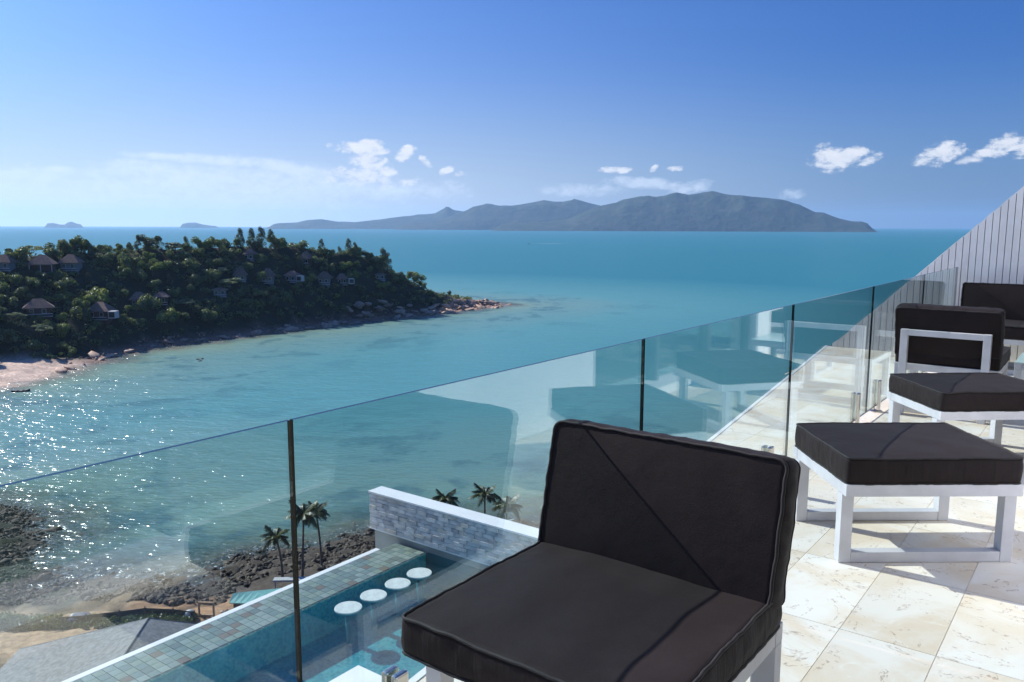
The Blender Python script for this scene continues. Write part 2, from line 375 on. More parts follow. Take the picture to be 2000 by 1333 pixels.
# ------------------------------------------------------------------ far islands
def island(name, label, prof, base_d, depth, seed, cat='island'):
    pts = [(ael(px, py)) for px, py in prof]; az = np.array([p[0] for p in pts]); tp = np.array([math.tan(p[1]) for p in pts])
    N, M = max(60, int((az[-1]-az[0])*520)), 34
    A = np.linspace(az[0], az[-1], N); ridge_d = base_d+depth*.5
    H = np.interp(A, az, tp)*ridge_d + EYE; H = np.clip(H, 0.5, None)
    V = []
    for j in range(M):
        u = j/(M-1); d = base_d+depth*u
        for i in range(N):
            w = math.sin(math.pi*min(1, u))**0.85
            x, y = math.sin(A[i])*d, math.cos(A[i])*d
            nv = mn.ridged_multi_fractal(Vector((x*.0016, y*.0016, seed)), 1.0, 2.0, 5, 1.0, 2.0)-1.1
            k = abs(u-.5)*2
            h = H[i]*w*(1+.20*nv*math.sin(math.pi*k)*1.0) if H[i] > 3 else H[i]*w
            taper = min(1, i/6, (N-1-i)/6)
            V.append((x, y, -2+max(0, h+2)*taper))
    idx = np.arange(N*M).reshape(M, N)
    F = np.stack([idx[:-1,:-1], idx[:-1,1:], idx[1:,1:], idx[1:,:-1]], -1).reshape(-1, 4)
    o = link(name, np_mesh(name, V, F, M_ISL, True)); tag(o, label, kind='structure'); return o
M_ISL = material('island_forest', (.022,.040,.028), .95, col2=(.05,.058,.04), vscale=.006, bump=1.0, bscale=.012, bdist=30, spec=.1, coord='Object', detail=8)
island('island_hills', 'large hilly island on the horizon, nearest and highest ridge', [(960,441),(1000,436),(1060,434),(1110,428),(1150,410),(1172,402),(1205,396),(1242,385),(1265,382),(1282,385),(1300,384),(1322,377),(1345,381),(1365,378),(1392,373),(1418,379),(1470,384),(1500,386),(1522,389),(1560,400),(1592,414),(1608,415),(1640,426),(1662,431),(1684,432),(1697,436),(1706,439),(1716,443)], 8200, 1500, 4.2)
island('island_hills', 'middle hills of the large island, left of its highest ridge', [(770,441),(810,436),(840,432),(870,427),(905,415),(925,406),(950,400),(975,403),(1000,402),(1030,397),(1062,390),(1080,393),(1100,394),(1128,391),(1150,396),(1175,402),(1260,405),(1340,430),(1400,441)], 9900, 1500, 9.7)
island('island_hills', 'low far end of the large island with a pointed peak', [(515,442),(545,437),(580,436),(600,431),(628,429),(660,434),(695,435),(740,430),(780,425),(820,420),(850,417),(873,405),(886,411),(905,413),(940,422),(1000,428),(1060,441)], 11600, 1500, 2.9)
island('islet', 'double humped islet on the horizon at the far left', [(84,444),(92,439),(104,438),(118,441),(126,441),(132,437),(140,435),(150,439),(160,441),(166,444)], 15500, 500, 5.5)
island('islet', 'low rounded islet on the horizon above the headland trees', [(348,444),(356,439),(368,437),(384,437),(395,440),(408,442),(430,444)], 15500, 500, 6.5)

# ------------------------------------------------------------------ foliage prototypes
def leaf_mat(name, lo, hi, objvar=.42):
    m = bpy.data.materials.new(name); m.use_nodes = True; t = NT(m.node_tree)
    tc = t.n('ShaderNodeTexCoord').outputs['Object']; oi = t.n('ShaderNodeObjectInfo').outputs['Random']
    c = t.mix(t.smooth(t.noise(tc, .55, 4), .3, .7), lo, hi)
    c = t.mix(1.0, c, t.ramp(oi, [(0, (1-objvar, 1-objvar, 1-objvar*.8)), (.5, (1, 1, 1)), (1, (1+objvar, 1+objvar*.8, 1))]), 'MULTIPLY')
    d = t.n('ShaderNodeBsdfDiffuse', i_Color=c); tl = t.n('ShaderNodeBsdfTranslucent', i_Color=t.mix(.5, c, (.14,.19,.02)))
    gl = t.n('ShaderNodeBsdfGlossy', i_Roughness=.45); gl.inputs[0].default_value = (.8,.85,.9,1)
    m1 = t.n('ShaderNodeMixShader', i_0=.42, i_1=d, i_2=tl); m2 = t.n('ShaderNodeMixShader', i_0=.05, i_1=m1, i_2=gl)
    t.nt.links.new(m2.outputs[0], t.n('ShaderNodeOutputMaterial').inputs[0]); return m
M_LEAF = [leaf_mat('leaf_dark', (.09,.13,.04), (.20,.245,.08)), leaf_mat('leaf_mid', (.13,.175,.05), (.26,.30,.10)),
          leaf_mat('leaf_bright', (.15,.20,.04), (.25,.30,.07)), leaf_mat('leaf_pale', (.17,.21,.12), (.34,.38,.25)), leaf_mat('leaf_needle', (.04,.055,.03), (.075,.09,.05))]
M_BARK = material('bark', (.12,.09,.065), .9, var=.3, vscale=4, bump=.5)
def leaves(cent, rad, n, size, flat=1.0, up=0.25, r=None):
    """leaf faces spread through and over ellipsoidal boughs"""
    r = r or rng; k = r.integers(0, len(cent), n) if len(cent) > 1 else np.zeros(n, int)
    d = r.normal(size=(n, 3)); d[:, 2] = d[:, 2]+up; d /= np.linalg.norm(d, axis=1)[:, None]
    rr = (0.72+0.34*r.random(n))[:, None]
    c = cent[k]+d*rad[k]*rr
    nrm = d+r.normal(size=(n, 3))*.55; nrm /= np.linalg.norm(nrm, axis=1)[:, None]
    a = np.cross(nrm, r.normal(size=(n, 3))); a /= np.linalg.norm(a, axis=1)[:, None]; b_ = np.cross(nrm, a)
    s = (size*(.6+.8*r.random(n)))[:, None]
    V = np.stack([c-a*s*.5, c-b_*s*.32*flat, c+a*s*.5, c+b_*s*.32*flat], 1).reshape(-1, 3)
    return V, np.arange(4*n).reshape(-1, 4)
def ico(sub):
    bm = bmesh.new(); bmesh.ops.create_icosphere(bm, subdivisions=sub, radius=1); V = np.array([v.co[:] for v in bm.verts]); bm.verts.index_update()
    F = np.array([[v.index for v in f.verts] for f in bm.faces]); bm.free(); return V, F
ICO1, ICO2 = ico(1), ico(2)
def crown(kind, seed, n=1300, leafsize=.60):
    r = np.random.default_rng(seed); H = 7.5
    if kind == 'broad':
        m = r.integers(7, 11); cent = r.normal(size=(m, 3))*np.array([1.8, 1.8, 1.0])+np.array([0, 0, 4.2]); rad = (np.array([[1.7, 1.7, 1.5]])*(0.6+.6*r.random((m, 1))))
        mat = M_LEAF[0 if seed % 3 else 1]
    elif kind == 'bright':
        m = 6; cent = r.normal(size=(m, 3))*np.array([1.4, 1.4, .9])+np.array([0, 0, 3.8]); rad = (np.array([[1.4, 1.4, 1.1]])*(0.6+.6*r.random((m, 1)))); mat = M_LEAF[2]
    elif kind == 'flat':
        m = 9; an = r.random(m)*6.28; q = r.random(m)*3.4; cent = np.stack([np.cos(an)*q, np.sin(an)*q, 4.2+r.random(m)*1.8-.12*q], 1); rad = np.array([[1.8, 1.8, .42]])*(0.6+.6*r.random((m, 1))); mat = M_LEAF[3]
    else:
        m = 20; z = np.linspace(1.5, 12.0, m); w = (1-np.abs(z-5.5)/9)*2.9; an = r.random(m)*6.28
        cent = np.stack([np.cos(an)*w*.8, np.sin(an)*w*.8, z], 1); rad = np.array([[1.15, 1.15, 1.5]])*(0.7+.6*r.random((m, 1))); mat = M_LEAF[4]
    V, F = leaves(cent, rad, n*(2 if kind == 'needle' else 1), leafsize*(.85 if kind == 'needle' else 1), r=r)
    Vs, Fs = [V], [np.stack([F[:, [0, 1, 2]], F[:, [0, 2, 3]]], 1).reshape(-1, 3)]; off = len(V)
    if kind != 'needle':
        for c_, q in zip(cent, rad):
            v = ICO1[0]*q*.66*(1+.2*r.normal(size=(len(ICO1[0]), 1)))+c_; Vs.append(v); Fs.append(ICO1[1]+off); off += len(v)
    return np_mesh('crown_'+kind, np.concatenate(Vs), np.concatenate(Fs), mat), cent
def trunk_mesh(cent, seed):
    r = random.Random(seed); mb = MB(); mb.tube([(0,0,-1.2), (.1,.05,1.2), (.15,.1,2.8), (0,0,4.4)], [.26,.22,.17,.1], 6)
    for c_ in cent[:5]: mb.tube([(.12,.08,2.4), tuple(np.array(c_)*.6+np.array([0,0,1.0])), tuple(c_)], [.11,.07,.03], 5)
    return mb.mesh('trunk', M_BARK)
PROTO = {}
for kind, cnt in (('broad', 8), ('bright', 3), ('flat', 3), ('needle', 3)):
    PROTO[kind] = []
    for i in range(cnt):
        cm, cent = crown(kind, 11+i*7+len(kind)); PROTO[kind].append((cm, trunk_mesh(cent if kind != 'needle' else cent[:3], i)))
# ------------------------------------------------------------------ headland huts
M_ROOF = material('hut_roof_shingle', (.20,.125,.10), .85, var=.3, vscale=1.5, bump=.4, bscale=6, objvar=.25)
M_HWALL = material('hut_red_wall', (.11,.045,.035), .8, var=.2); M_HWHITE = material('hut_white_paint', (.50,.50,.50), .6, var=.1)
M_HGREY = material('hut_grey_wall', (.17,.18,.20), .8, var=.15); M_HGLASS = material('hut_dark_glass', (.02,.025,.03), .12)
def hip(mb, x0, x1, y0, y1, z0, z1, ridge=.3, ov=0.0):
    x0 -= ov; x1 += ov; y0 -= ov; y1 += ov; cx, cy = (x0+x1)/2, (y0+y1)/2; rl = (x1-x0)*ridge/2
    mb.add([(x0,y0,z0),(x1,y0,z0),(x1,y1,z0),(x0,y1,z0),(cx-rl,cy,z1),(cx+rl,cy,z1),(x0,y0,z0-.2),(x1,y0,z0-.2),(x1,y1,z0-.2),(x0,y1,z0-.2)],
           [(0,1,5,4),(1,2,5),(2,3,4,5),(3,0,4),(6,7,1,0),(7,8,2,1),(8,9,3,2),(9,6,0,3),(9,8,7,6)])
def hut(loc, w, rot, style, label, rise=.36):
    o = tag(link('hillside_hut', None, None, loc, (0, 0, rot)), label, 'hut', 'huts among the headland trees')
    d = w*.8; h = 3.0
    wm_ = {'red': M_HWALL, 'white': M_HGREY, 'grey': M_HGREY, 'open': M_HWALL}[style]
    if style == 'open':
        for sx_ in (-1, 0, 1):
            link('post', MB().box(sx_*w*.4-.15, sx_*w*.4+.15, -d*.4-.15, -d*.4+.15, -.5, h).mesh('post', M_HWHITE), o)
        link('beam', MB().box(-w*.42, w*.42, -d*.4-.2, -d*.4+.2, h-.35, h+.02).mesh('beam', M_HWHITE), o)
        link('wall', MB().box(-w*.4, w*.4, -d*.1, d*.4, -2, h-.02).mesh('wall', M_HWALL), o)
        link('deck', MB().box(-w*.44, w*.44, -d*.44, d*.4, -2.5, -.4).mesh('deck', M_HGREY), o)
    else:
        link('wall', MB().box(-w*.38, w*.38, -d*.38, d*.38, -2.5, h).mesh('wall', wm_), o)
        link('deck_rail', MB().box(-w*.42, w*.42, -d*.52, -d*.5, .5, .72).box(-w*.42, w*.42, -d*.56, -d*.4, -.5, -.3).mesh('deck_rail', M_HWHITE), o)
        for q in (-.22, .16):
            f = link('window', MB().box(w*q-.75, w*q+.75, -d*.38-.08, -d*.38+.05, .7, 2.5).mesh('window', M_HWHITE), o)
            link('pane', MB().box(w*q-.6, w*q+.6, -d*.38-.12, -d*.38-.09, .85, 2.35).mesh('pane', M_HGLASS), f)
    rb = MB(); hip(rb, -w*.42, w*.42, -d*.42, d*.42, h, h+w*rise, .25, w*.08); link('roof', rb.mesh('roof', M_ROOF), o)
    return o
def bay(o, x, w):                            # white framed box bay beside a hut
    f = link('bay_window', MB().box(x-w/2, x+w/2, -4.6, -1.2, .2, 3.1).mesh('bay_window', M_HWHITE), o)
    link('pane', MB().box(x-w/2+.35, x+w/2-.35, -4.66, -4.61, .6, 2.7).mesh('pane', M_HGLASS), f)
HUTS = [  # photo x, eave line y, width m, style, rise, label, extra
 (84,516,10.5,'open',.36,'open white-framed hut with pinkish hip roof, upper left of the headland',0),
 (140,512,9,'grey',.40,'dark-roofed hut just right of the open white-framed hut',0),
 (76,600,11,'red',.30,'big brown-roofed red-walled hut low on the left of the headland',0),
 (198,607,10,'red',.36,'grey-brown roofed red hut with a white-framed bay on its right side',3.2*2),
 (272,583,8,'red',.40,'small grey-roofed hut half hidden by trees right of the hut with the bay',0),
 (316,578,7,'red',.32,'low brown roof showing between trees left of the white block hut',0),
 (10,512,8,'grey',.40,'grey hut cut by the left edge of the picture near the ridge',0),
 (430,563,7.5,'white',.12,'flat white block hut in the middle of the headland',0),
 (470,535,7,'grey',.55,'steep dark-roofed hut above and right of the white block hut',0),
 (490,494,6.5,'grey',.42,'small pointed brown roof just below the tall dark ridge trees',0),
 (524,537,7.5,'white',.55,'steep brown-roofed white hut left of the bluish grey hut',0),
 (572,536,8,'grey',.30,'bluish grey hut with a white-framed bay on its right side',5.6),
 (598,502,6.5,'red',.62,'pointed brown roof near the ridge beside yellow-green foliage',0),
 (634,540,8,'white',.45,'brown-roofed hut with white window frames right of the bluish grey hut',0),
 (668,540,7,'red',.40,'reddish hut furthest right in the row across the headland',4.6),
 (743,532,7,'grey',.12,'grey flat-topped block below the lone tall tree near the point',0)]
hut_screens = []
for px, py, w, st, rise, lab, ex in HUTS:
    x, y = survey(px, py+12); z = h1(x, y); a = math.atan2(x, y)
    if px == 430 or px == 743: rr = -a
    else: rr = -a+random.uniform(-.5, .3)
    o = hut((x, y, z-1.1), w, rr, st, lab, rise)
    if ex: bay(o, ex, 3.0)
    D = math.hypot(x, y); hut_screens.append((px, py, w*1612/D, D, lab, x, y))
# parasols and tables by the point
x, y = survey(776, 532); z = h1(x, y)
o = tag(link('lookout_deck', MB().box(-4.5, 4.5, -3, 3, -3, .1).mesh('lookout_deck', M_HGREY), None, (x, y, z+1), (0,0,.3)), 'small lookout deck crowning the slope near the point', 'deck')
for k, (dx, dy) in enumerate(((-2.6,0),(.6,.5),(2.8,-.8))):
    u = tag(link('beach_parasol', None, None, (x+dx, y+dy, z+1.1)), ['left','middle','right'][k]+' pale parasol of the three on the lookout deck by the point', 'parasol', 'parasols on the lookout deck')
    link('pole', MB().tube([(0,0,0),(0,0,2.5)], .05, 6).mesh('pole', M_HWHITE), u)
    link('canopy', MB().lathe([(1.6,2.1),(.8,2.5),(.02,2.8)], 8).mesh('canopy', material('parasol_cloth', (.62,.42,.40), .8, var=.1)), u)

# ------------------------------------------------------------------ trees on the headland
def project(x, y, z):
    t_ = R(PITCH); c_, s_ = math.cos(t_), math.sin(t_); zz = z-EYE; d = y*c_-zz*s_; u = y*s_+zz*c_
    return 1000+1597*x/d, 666.5-1597*u/d, d
cand = []; tries = 0; cells = {}
pts = rng.random((9000, 2))*np.array([330, 330])+np.array([-320, 250])
dd = coast_dist(pts[:, 0], pts[:, 1]); hh = height(pts[:, 0], pts[:, 1])
for (x, y), d, z in zip(pts, dd, hh):
    if d < (22 if y < 292 else 11) or z < 1.2: continue
    px, py, dep = project(x, y, z+5)
    if px < -60 or px > 910 or dep < 0: continue
    if py < 462 and z > 30: pass
    k = (int(x//5.6), int(y//5.6))
    if any((k[0]+i, k[1]+j) in cells and math.hypot(cells[(k[0]+i, k[1]+j)][0]-x, cells[(k[0]+i, k[1]+j)][1]-y) < 5.5 for i in (-1,0,1) for j in (-1,0,1)): continue
    # beyond the ridge nothing shows
    best = min(range(len(RIDGE)-1), key=lambda q: seg_dist(x, y, RIDGE[q], RIDGE[q+1])[0])
    A, B = RIDGE[best], RIDGE[best+1]; cr = (B[0]-A[0])*(y-A[1])-(B[1]-A[1])*(x-A[0]); off = cr/math.hypot(B[0]-A[0], B[1]-A[1])
    if off > 14: continue
    cells[k] = (x, y)
    D = math.hypot(x, y); bad = False
    for hx, hy, hw, hD, lab, wx, wy in hut_screens:
        if math.hypot(wx-x, wy-y) < hw*D/1612*.5+2.0: bad = True
        tpx, tpy, _ = project(x, y, z+4.0*.8); rr_ = 3.2*1612/D
        if D < hD and abs(tpx-hx) < hw*.30+rr_*.1 and tpy-rr_*1.3 < hy+1 and tpy+rr_ > hy-hw*.3: bad = True
    if bad: continue
    cand.append((D, x, y, z, d))
cand.sort()
sizes = {'broad': ('dark green bushy tree', 'small'), }
KW = {'broad': 'dark green bushy tree', 'bright': 'bright yellow-green tree', 'flat': 'pale flat-topped spreading tree', 'needle': 'feathery upright tree'}
used_labels = {}
def where(x, y, px):
    b = min(hut_screens, key=lambda h: math.hypot(h[5]-x, h[6]-y)); dx = px-b[0]; r = math.hypot(b[5]-x, b[6]-y)
    lr = 'left of' if dx < -18 else 'right of' if dx > 18 else ('below' if math.hypot(x, y) < b[3] else 'above')
    nm = {0:'open white-framed hut'}
    short = b[4].split(',')[0].split(' half ')[0].split(' showing')[0].split(' just ')[0].split(' low on')[0].split(' above and')[0].split(' cut by')[0].split(' in the')[0].split(' with a')[0].split(' left of')[0].split(' near the')[0].split(' right of')[0].split(' furthest')[0].split(' with white')[0].split(' below')[0]
    return ('close ' if r < 14 else '')+lr+' the '+short
def place_tree(kind, x, y, z, s, rot, label, grp, sz=None):
    z -= .9*s
    cm, tm = random.choice(PROTO[kind])
    o = tag(link('headland_tree', None, None, (x, y, z), (0, 0, rot), (s, s, sz or s)), label, 'tree', grp)
    link('trunk', tm, o); link('crown', cm, o)
tall = [(492,468,'needle',.85),(512,470,'needle',.9),(470,470,'needle',.8),(531,474,'needle',.82),(628,480,'needle',.6),(682,500,'needle',.75),(694,505,'needle',.65),
        (749,520,'needle',1.05),(757,524,'needle',.9),(720,505,'broad',1.0),(290,480,'broad',1.35),(140,480,'broad',1.2),(160,482,'broad',1.2),(395,482,'broad',1.1)]
for k, (px, py, kd, s) in enumerate(tall):
    a = ael(px, 500)[0]; ts = np.linspace(300, 560, 261); X, Y = np.sin(a)*ts, np.cos(a)*ts; Z = height(X, Y); j = int(np.argmax((Z+6-EYE)/ts))
    x, y, z = X[j], Y[j], Z[j]
    lab = {0:'tall dark feathery tree, second from left in the highest clump on the ridge',1:'tallest dark feathery tree on the headland ridge',2:'leftmost tree of the tall feathery clump on the ridge',3:'feathery tree at the right end of the tall ridge clump',
           4:'thin spiky tree standing out on the right of the ridge',5:'left one of two upright feathery trees on the falling ridge',6:'right one of two upright feathery trees on the falling ridge',
           7:'lone big feathery tree above the point, left half',8:'lone big feathery tree above the point, right half',9:'rounded tree left of the lone tree above the point',
           10:'big round tree topping the ridge left of the tall clump',11:'broad tree topping the ridge at the far left',12:'second broad tree topping the ridge at the far left',13:'round tree on the ridge just left of the tall clump'}[k]
    place_tree(kd, x, y, z-.5, s, random.random()*6.28, lab, None)
N_IND = 285; mass = []
for i, (D, x, y, z, d) in enumerate(cand):
    px, py, _ = project(x, y, z+4); q = random.random()
    kind = 'bright' if q < .10 else 'flat' if q < (.22 if D < 380 else .15) else 'needle' if q < .25 and z > 22 else 'broad'
    s = random.choice((.75,.9,1.0,1.15,1.35))*random.uniform(.9,1.1)*(0.6 if d < 13 else .8 if d < 20 else 1.0)*(.5 if z < 12 and y > 470 else 1)*(.6 if kind == 'needle' else 1)
    sz = s*random.uniform(.8, 1.1); rot = random.random()*6.28
    if i < N_IND:
        lab = KW[kind]+' '+where(x, y, px); used_labels[lab] = used_labels.get(lab, 0)+1
        place_tree(kind, x, y, z-.4, s, rot, lab, 'trees on the wooded headland', sz)
    else: mass.append((kind, x, y, z-.4, s, sz, rot))
Vs, Fs, Ms, off = [], [], [], 0
LITE = {}
for kd in PROTO:
    LITE[kd] = []
    for i in range(3):
        cm, _ = crown(kd, 200+i, n=330, leafsize=.95); v = np.zeros(len(cm.vertices)*3, np.float32); cm.vertices.foreach_get('co', v)
        f = np.zeros(len(cm.polygons)*3, np.int32); cm.polygons.foreach_get('vertices', f); LITE[kd].append((v.reshape(-1, 3), f.reshape(-1, 3)))
kmat = {'broad': 0, 'bright': 1, 'flat': 2, 'needle': 3}
for kind, x, y, z, s, sz, rot in mass:
    v, f = random.choice(LITE[kind]); ca, sa = math.cos(rot), math.sin(rot)
    w_ = np.stack([(v[:,0]*ca-v[:,1]*sa)*s+x, (v[:,0]*sa+v[:,1]*ca)*s+y, v[:,2]*sz+z], 1); Vs.append(w_); Fs.append(f+off); off += len(v)
    mi_ = kmat[kind] if kind != 'broad' or random.random() < .6 else 4
    Ms.append(np.full(len(f), mi_))
# undergrowth clumps filling between the trunks
pts = rng.random((5200, 2))*np.array([330, 330])+np.array([-320, 250]); dd = coast_dist(pts[:,0], pts[:,1]); hh = height(pts[:,0], pts[:,1])
Vs2, Fs2, off2 = [], [], 0
for (x, y), d, z in zip(pts, dd, hh):
    if d < (22 if y < 292 else 9.5): continue
    px, py, dep = project(x, y, z)
    if px < -60 or px > 925: continue
    if any(math.hypot(h[5]-x, h[6]-y) < h[2]*h[3]/1612*.55 for h in hut_screens): continue
    r0 = random.uniform(1.1, 2.3)
    v, f = leaves(np.array([[x, y, z+.5]]), np.array([[r0, r0, r0*.75]]), 46, .8)
    Vs2.append(v); Fs2.append(f+off2); off2 += len(v)
if Vs2: tag(link('undergrowth', np_mesh('undergrowth', np.concatenate(Vs2), np.concatenate(Fs2), M_LEAF[0])), 'dense dark undergrowth covering the headland slope', kind='stuff')
if Vs:
    me = np_mesh('woodland', np.concatenate(Vs), np.concatenate(Fs), [M_LEAF[0], M_LEAF[2], M_LEAF[3], M_LEAF[4], M_LEAF[1]])
    me.polygons.foreach_set('material_index', np.concatenate(Ms).astype(np.int32)); me.update()
    tag(link('woodland', me), 'farther trees of the headland reading as one wood', kind='stuff')

# ------------------------------------------------------------------ rocks
M_RK = material('dark_shore_rock', (.05,.037,.028), .85, col2=(.15,.115,.085), vscale=1.2, bump=.7, bscale=5, bdist=.1, objvar=.35)
M_PK = material('pink_granite', (.34,.22,.16), .8, col2=(.54,.40,.31), vscale=.5, bump=.7, bscale=2, bdist=.2, objvar=.2)
def rock_mesh(seed, mat, flat=.6, name='rock'):
    v = ICO2[0].copy(); o = np.array([mn.noise(Vector(p_)*1.1+Vector((seed*3.1, 0, 0))) for p_ in v]); o2 = np.array([mn.noise(Vector(p_)*2.7+Vector((0, seed*1.7, 0))) for p_ in v])
    o3 = np.array([abs(mn.noise(Vector(p_)*2.1+Vector((seed, 5, 1)))) for p_ in v]); v = v*(1+.75*o+.35*o2-.5*o3)[:, None]*np.array([1, .78, flat]); return np_mesh(name, v, ICO2[1], mat)
RK = [rock_mesh(i, M_RK, .5+.08*i) for i in range(6)]; PK = [rock_mesh(i+20, M_PK, .5+.06*i, 'boulder') for i in range(6)]
def coast_pt(x0, x1, lo, hi, ylim):
    while True:
        x = random.uniform(x0, x1); y = random.uniform(*ylim); d = float(coast_dist(np.array([x]), np.array([y]))[0])
        if lo < d < hi: return x, y, d
SHO = [(-100,-66,'at the shore left end'),(-66,-52,'by the sandy strip'),(-52,-38,'amid the near shore'),(-38,-30,'beside the palms'),(-30,40,'near the stone wall')]
big = []
for k in range(230):
    x, y, d = coast_pt(-92, -8, -7, 10, (100, 142)); 
    s = min(1.5, random.lognormvariate(-.85, .45)); 
    if x < -66: s *= 1.4
    if random.random() < .35*(x < -52) and d > 4: continue
    zn = ' '.join(['large' if s > 1.0 else 'small', 'dark rock', 'in the water' if d < -1 else 'on dry shore' if d > 5 else 'at the waterline', [q[2] for q in SHO if q[0] <= x < q[1]][0]])
    tag(link('rock', random.choice(RK), None, (x, y, h1(x, y)+.1*s), (random.uniform(-.4,.4), random.uniform(-.4,.4), random.random()*6.3), (s, s*random.uniform(.7,1.1), s*random.uniform(.6,1))), zn, 'rock', 'dark rocks along the near shore')
def rubble(name, label, n, box, lo, hi, mat, s0, s1):
    X = rng.uniform(box[0], box[1], n*6); Y = rng.uniform(box[2], box[3], n*6); d = coast_dist(X, Y); k = np.where((d > lo) & (d < hi))[0]
    dens = np.array([mn.noise(Vector((X[i]*.15, Y[i]*.15, 9))) for i in k]); k = k[dens > rng.uniform(-.5, .45, len(k))][:n]
    Z = height(X[k], Y[k]); Vs, Fs = [], []; 
    for m, i in enumerate(k):
        v = ICO1[0] if False else ICO1[0]*(1+.28*rng.normal(size=(len(ICO1[0]), 1)))
        s = rng.uniform(s0, s1)**1.0*rng.uniform(.5, 1); q = rng.normal(size=(3, 3))*.25+np.diag([1, .8, .6]); Vs.append((v@q)*s+np.array([X[i], Y[i], Z[m]+.08])); Fs.append(ICO1[1]+m*len(v))
    tag(link(name, np_mesh(name, np.concatenate(Vs), np.concatenate(Fs), mat)), label, kind='stuff')
rubble('beach_stones', 'loose dark stones strewn along the near shore', 9000, (-100, 0, 100, 142), -7, 12, M_RK, .12, .55)
rubble('shore_rubble', 'reddish rubble along the foot of the headland', 3800, (-165, -10, 290, 520), -2.5, 8.5, M_PK, .25, .85)
PB = [(640,640),(500,655),(470,660),(440,662),(385,668),(360,668),(330,672),(300,680),(250,690),(210,700),(195,706),(185,700),(120,728),(140,722),(560,640),(600,636),(700,622),(720,618),(740,605),(760,600),(785,612),(795,618),(775,622),(830,608),(845,606),(860,612),(815,612),
      (870,600),(890,590),(905,592),(920,596),(935,590),(948,594),(960,596),(972,598),(980,599),(900,604),(915,606),(880,610),(940,602),(700,600),(720,596),(745,592),(680,606),(850,598),(800,600)]+[(random.uniform(885,978), random.uniform(588,602)) for _ in range(22)]+[(random.uniform(770,890), random.uniform(603,616)) for _ in range(12)]+[(random.uniform(450,700), 0) for _ in range(14)]
for i, (px, py) in enumerate(PB):
    if py == 0: py = 662-(px-450)*.13+random.uniform(-5, 2)
    x, y = survey(px, py); s = random.uniform(1.4, 3.0)*(1.6 if px in (785,720,740,700) else 1); 
    lab = ('big ' if s > 3 else '')+'pinkish boulder '+('on the beach end' if px < 200 else 'at the foot of the left slope' if px < 450 else 'under the middle of the headland' if px < 650 else 'below the right slope' if px < 800 else 'beside the point' if px < 890 else 'on the rocky point')
    tag(link('boulder', random.choice(PK if px > 400 else PK[:3]), None, (x, y, max(h1(x, y), -.3)+.2*s*.3), (random.uniform(-.3,.3), random.uniform(-.3,.3), random.random()*6.3), (s*1.5, s, s*random.uniform(.5,.9))), lab, 'boulder', 'boulders round the headland')
for k, (px, py) in enumerate(((388,704),(392,707),(395,703))):
    a, e = ael(px, py); D = EYE/math.tan(-e); tag(link('rock', RK[k], None, (math.sin(a)*D, math.cos(a)*D, 0), (0,0,k), (.9,.8,.7)), ['left','front','right'][k]+' dark rock of three poking from the bay', 'rock', 'rocks poking from the bay')

# boats
M_BOAT = material('boat_hull', (.05,.055,.06), .5, var=.2); M_BWH = material('white_boat', (.75,.75,.75), .4, var=.05)
def boat(px, py, Lh, label, mat, rot, cabin=False):
    a, e = ael(px, py); D = EYE/math.tan(-e); o = tag(link('boat', None, None, (math.sin(a)*D, math.cos(a)*D, 0), (0, 0, rot)), label, 'boat')
    secs = [(-.5,.13,.0),(-.3,.17,-.02),(0,.19,-.03),(.3,.13,0),(.5,.01,.06)]; mb = MB(); vs = []
    for u, w, z in secs: vs += [(u*Lh, -w*Lh, .09*Lh+z*Lh), (u*Lh, -w*.6*Lh, -.03*Lh), (u*Lh, w*.6*Lh, -.03*Lh), (u*Lh, w*Lh, .09*Lh+z*Lh)]
    fs = [];
    for i in range(4):
        for k in range(3): fs.append((i*4+k, i*4+k+1, i*4+k+5, i*4+k+4))
        fs.append((i*4+3, i*4, i*4+4, i*4+7))
    fs += [(0,1,2,3)]; mb.add(vs, fs); link('hull', mb.mesh('hull', mat), o)
    if cabin: link('cabin', MB().box(-.15*Lh, .15*Lh, -.1*Lh, .1*Lh, .05*Lh, .22*Lh).mesh('cabin', mat), o)
    else:
        for q in (-.2, .1): link('bench', MB().box(q*Lh, q*Lh+.06*Lh, -.15*Lh, .15*Lh, .1*Lh, .11*Lh).mesh('bench', M_BARK), o)
    return o, D, a
boat(42, 767, 5.2, 'small dark rowing boat off the pale beach', M_BOAT, .15)
o, D, a = boat(1033, 476, 10, 'white speedboat far out on the bay trailing a wake', M_BWH, math.pi-.15, True)
mf = material('foam', (.8,.85,.88), .6, var=.1, vscale=.5)
wk = MB().add([(0,-.8,.12),(55,-5,.1),(110,-4,.1),(60,-1,.1)], [(0,1,2,3)]).add([(0,.8,.12),(60,3,.1),(115,9,.1),(55,7,.1)], [(0,1,2,3)])
tag(link('boat_wake', wk.mesh('boat_wake', mf), None, (math.sin(a)*D+4, math.cos(a)*D, 0), (0,0,-.05)), 'thin white wake behind the speedboat', kind='stuff')

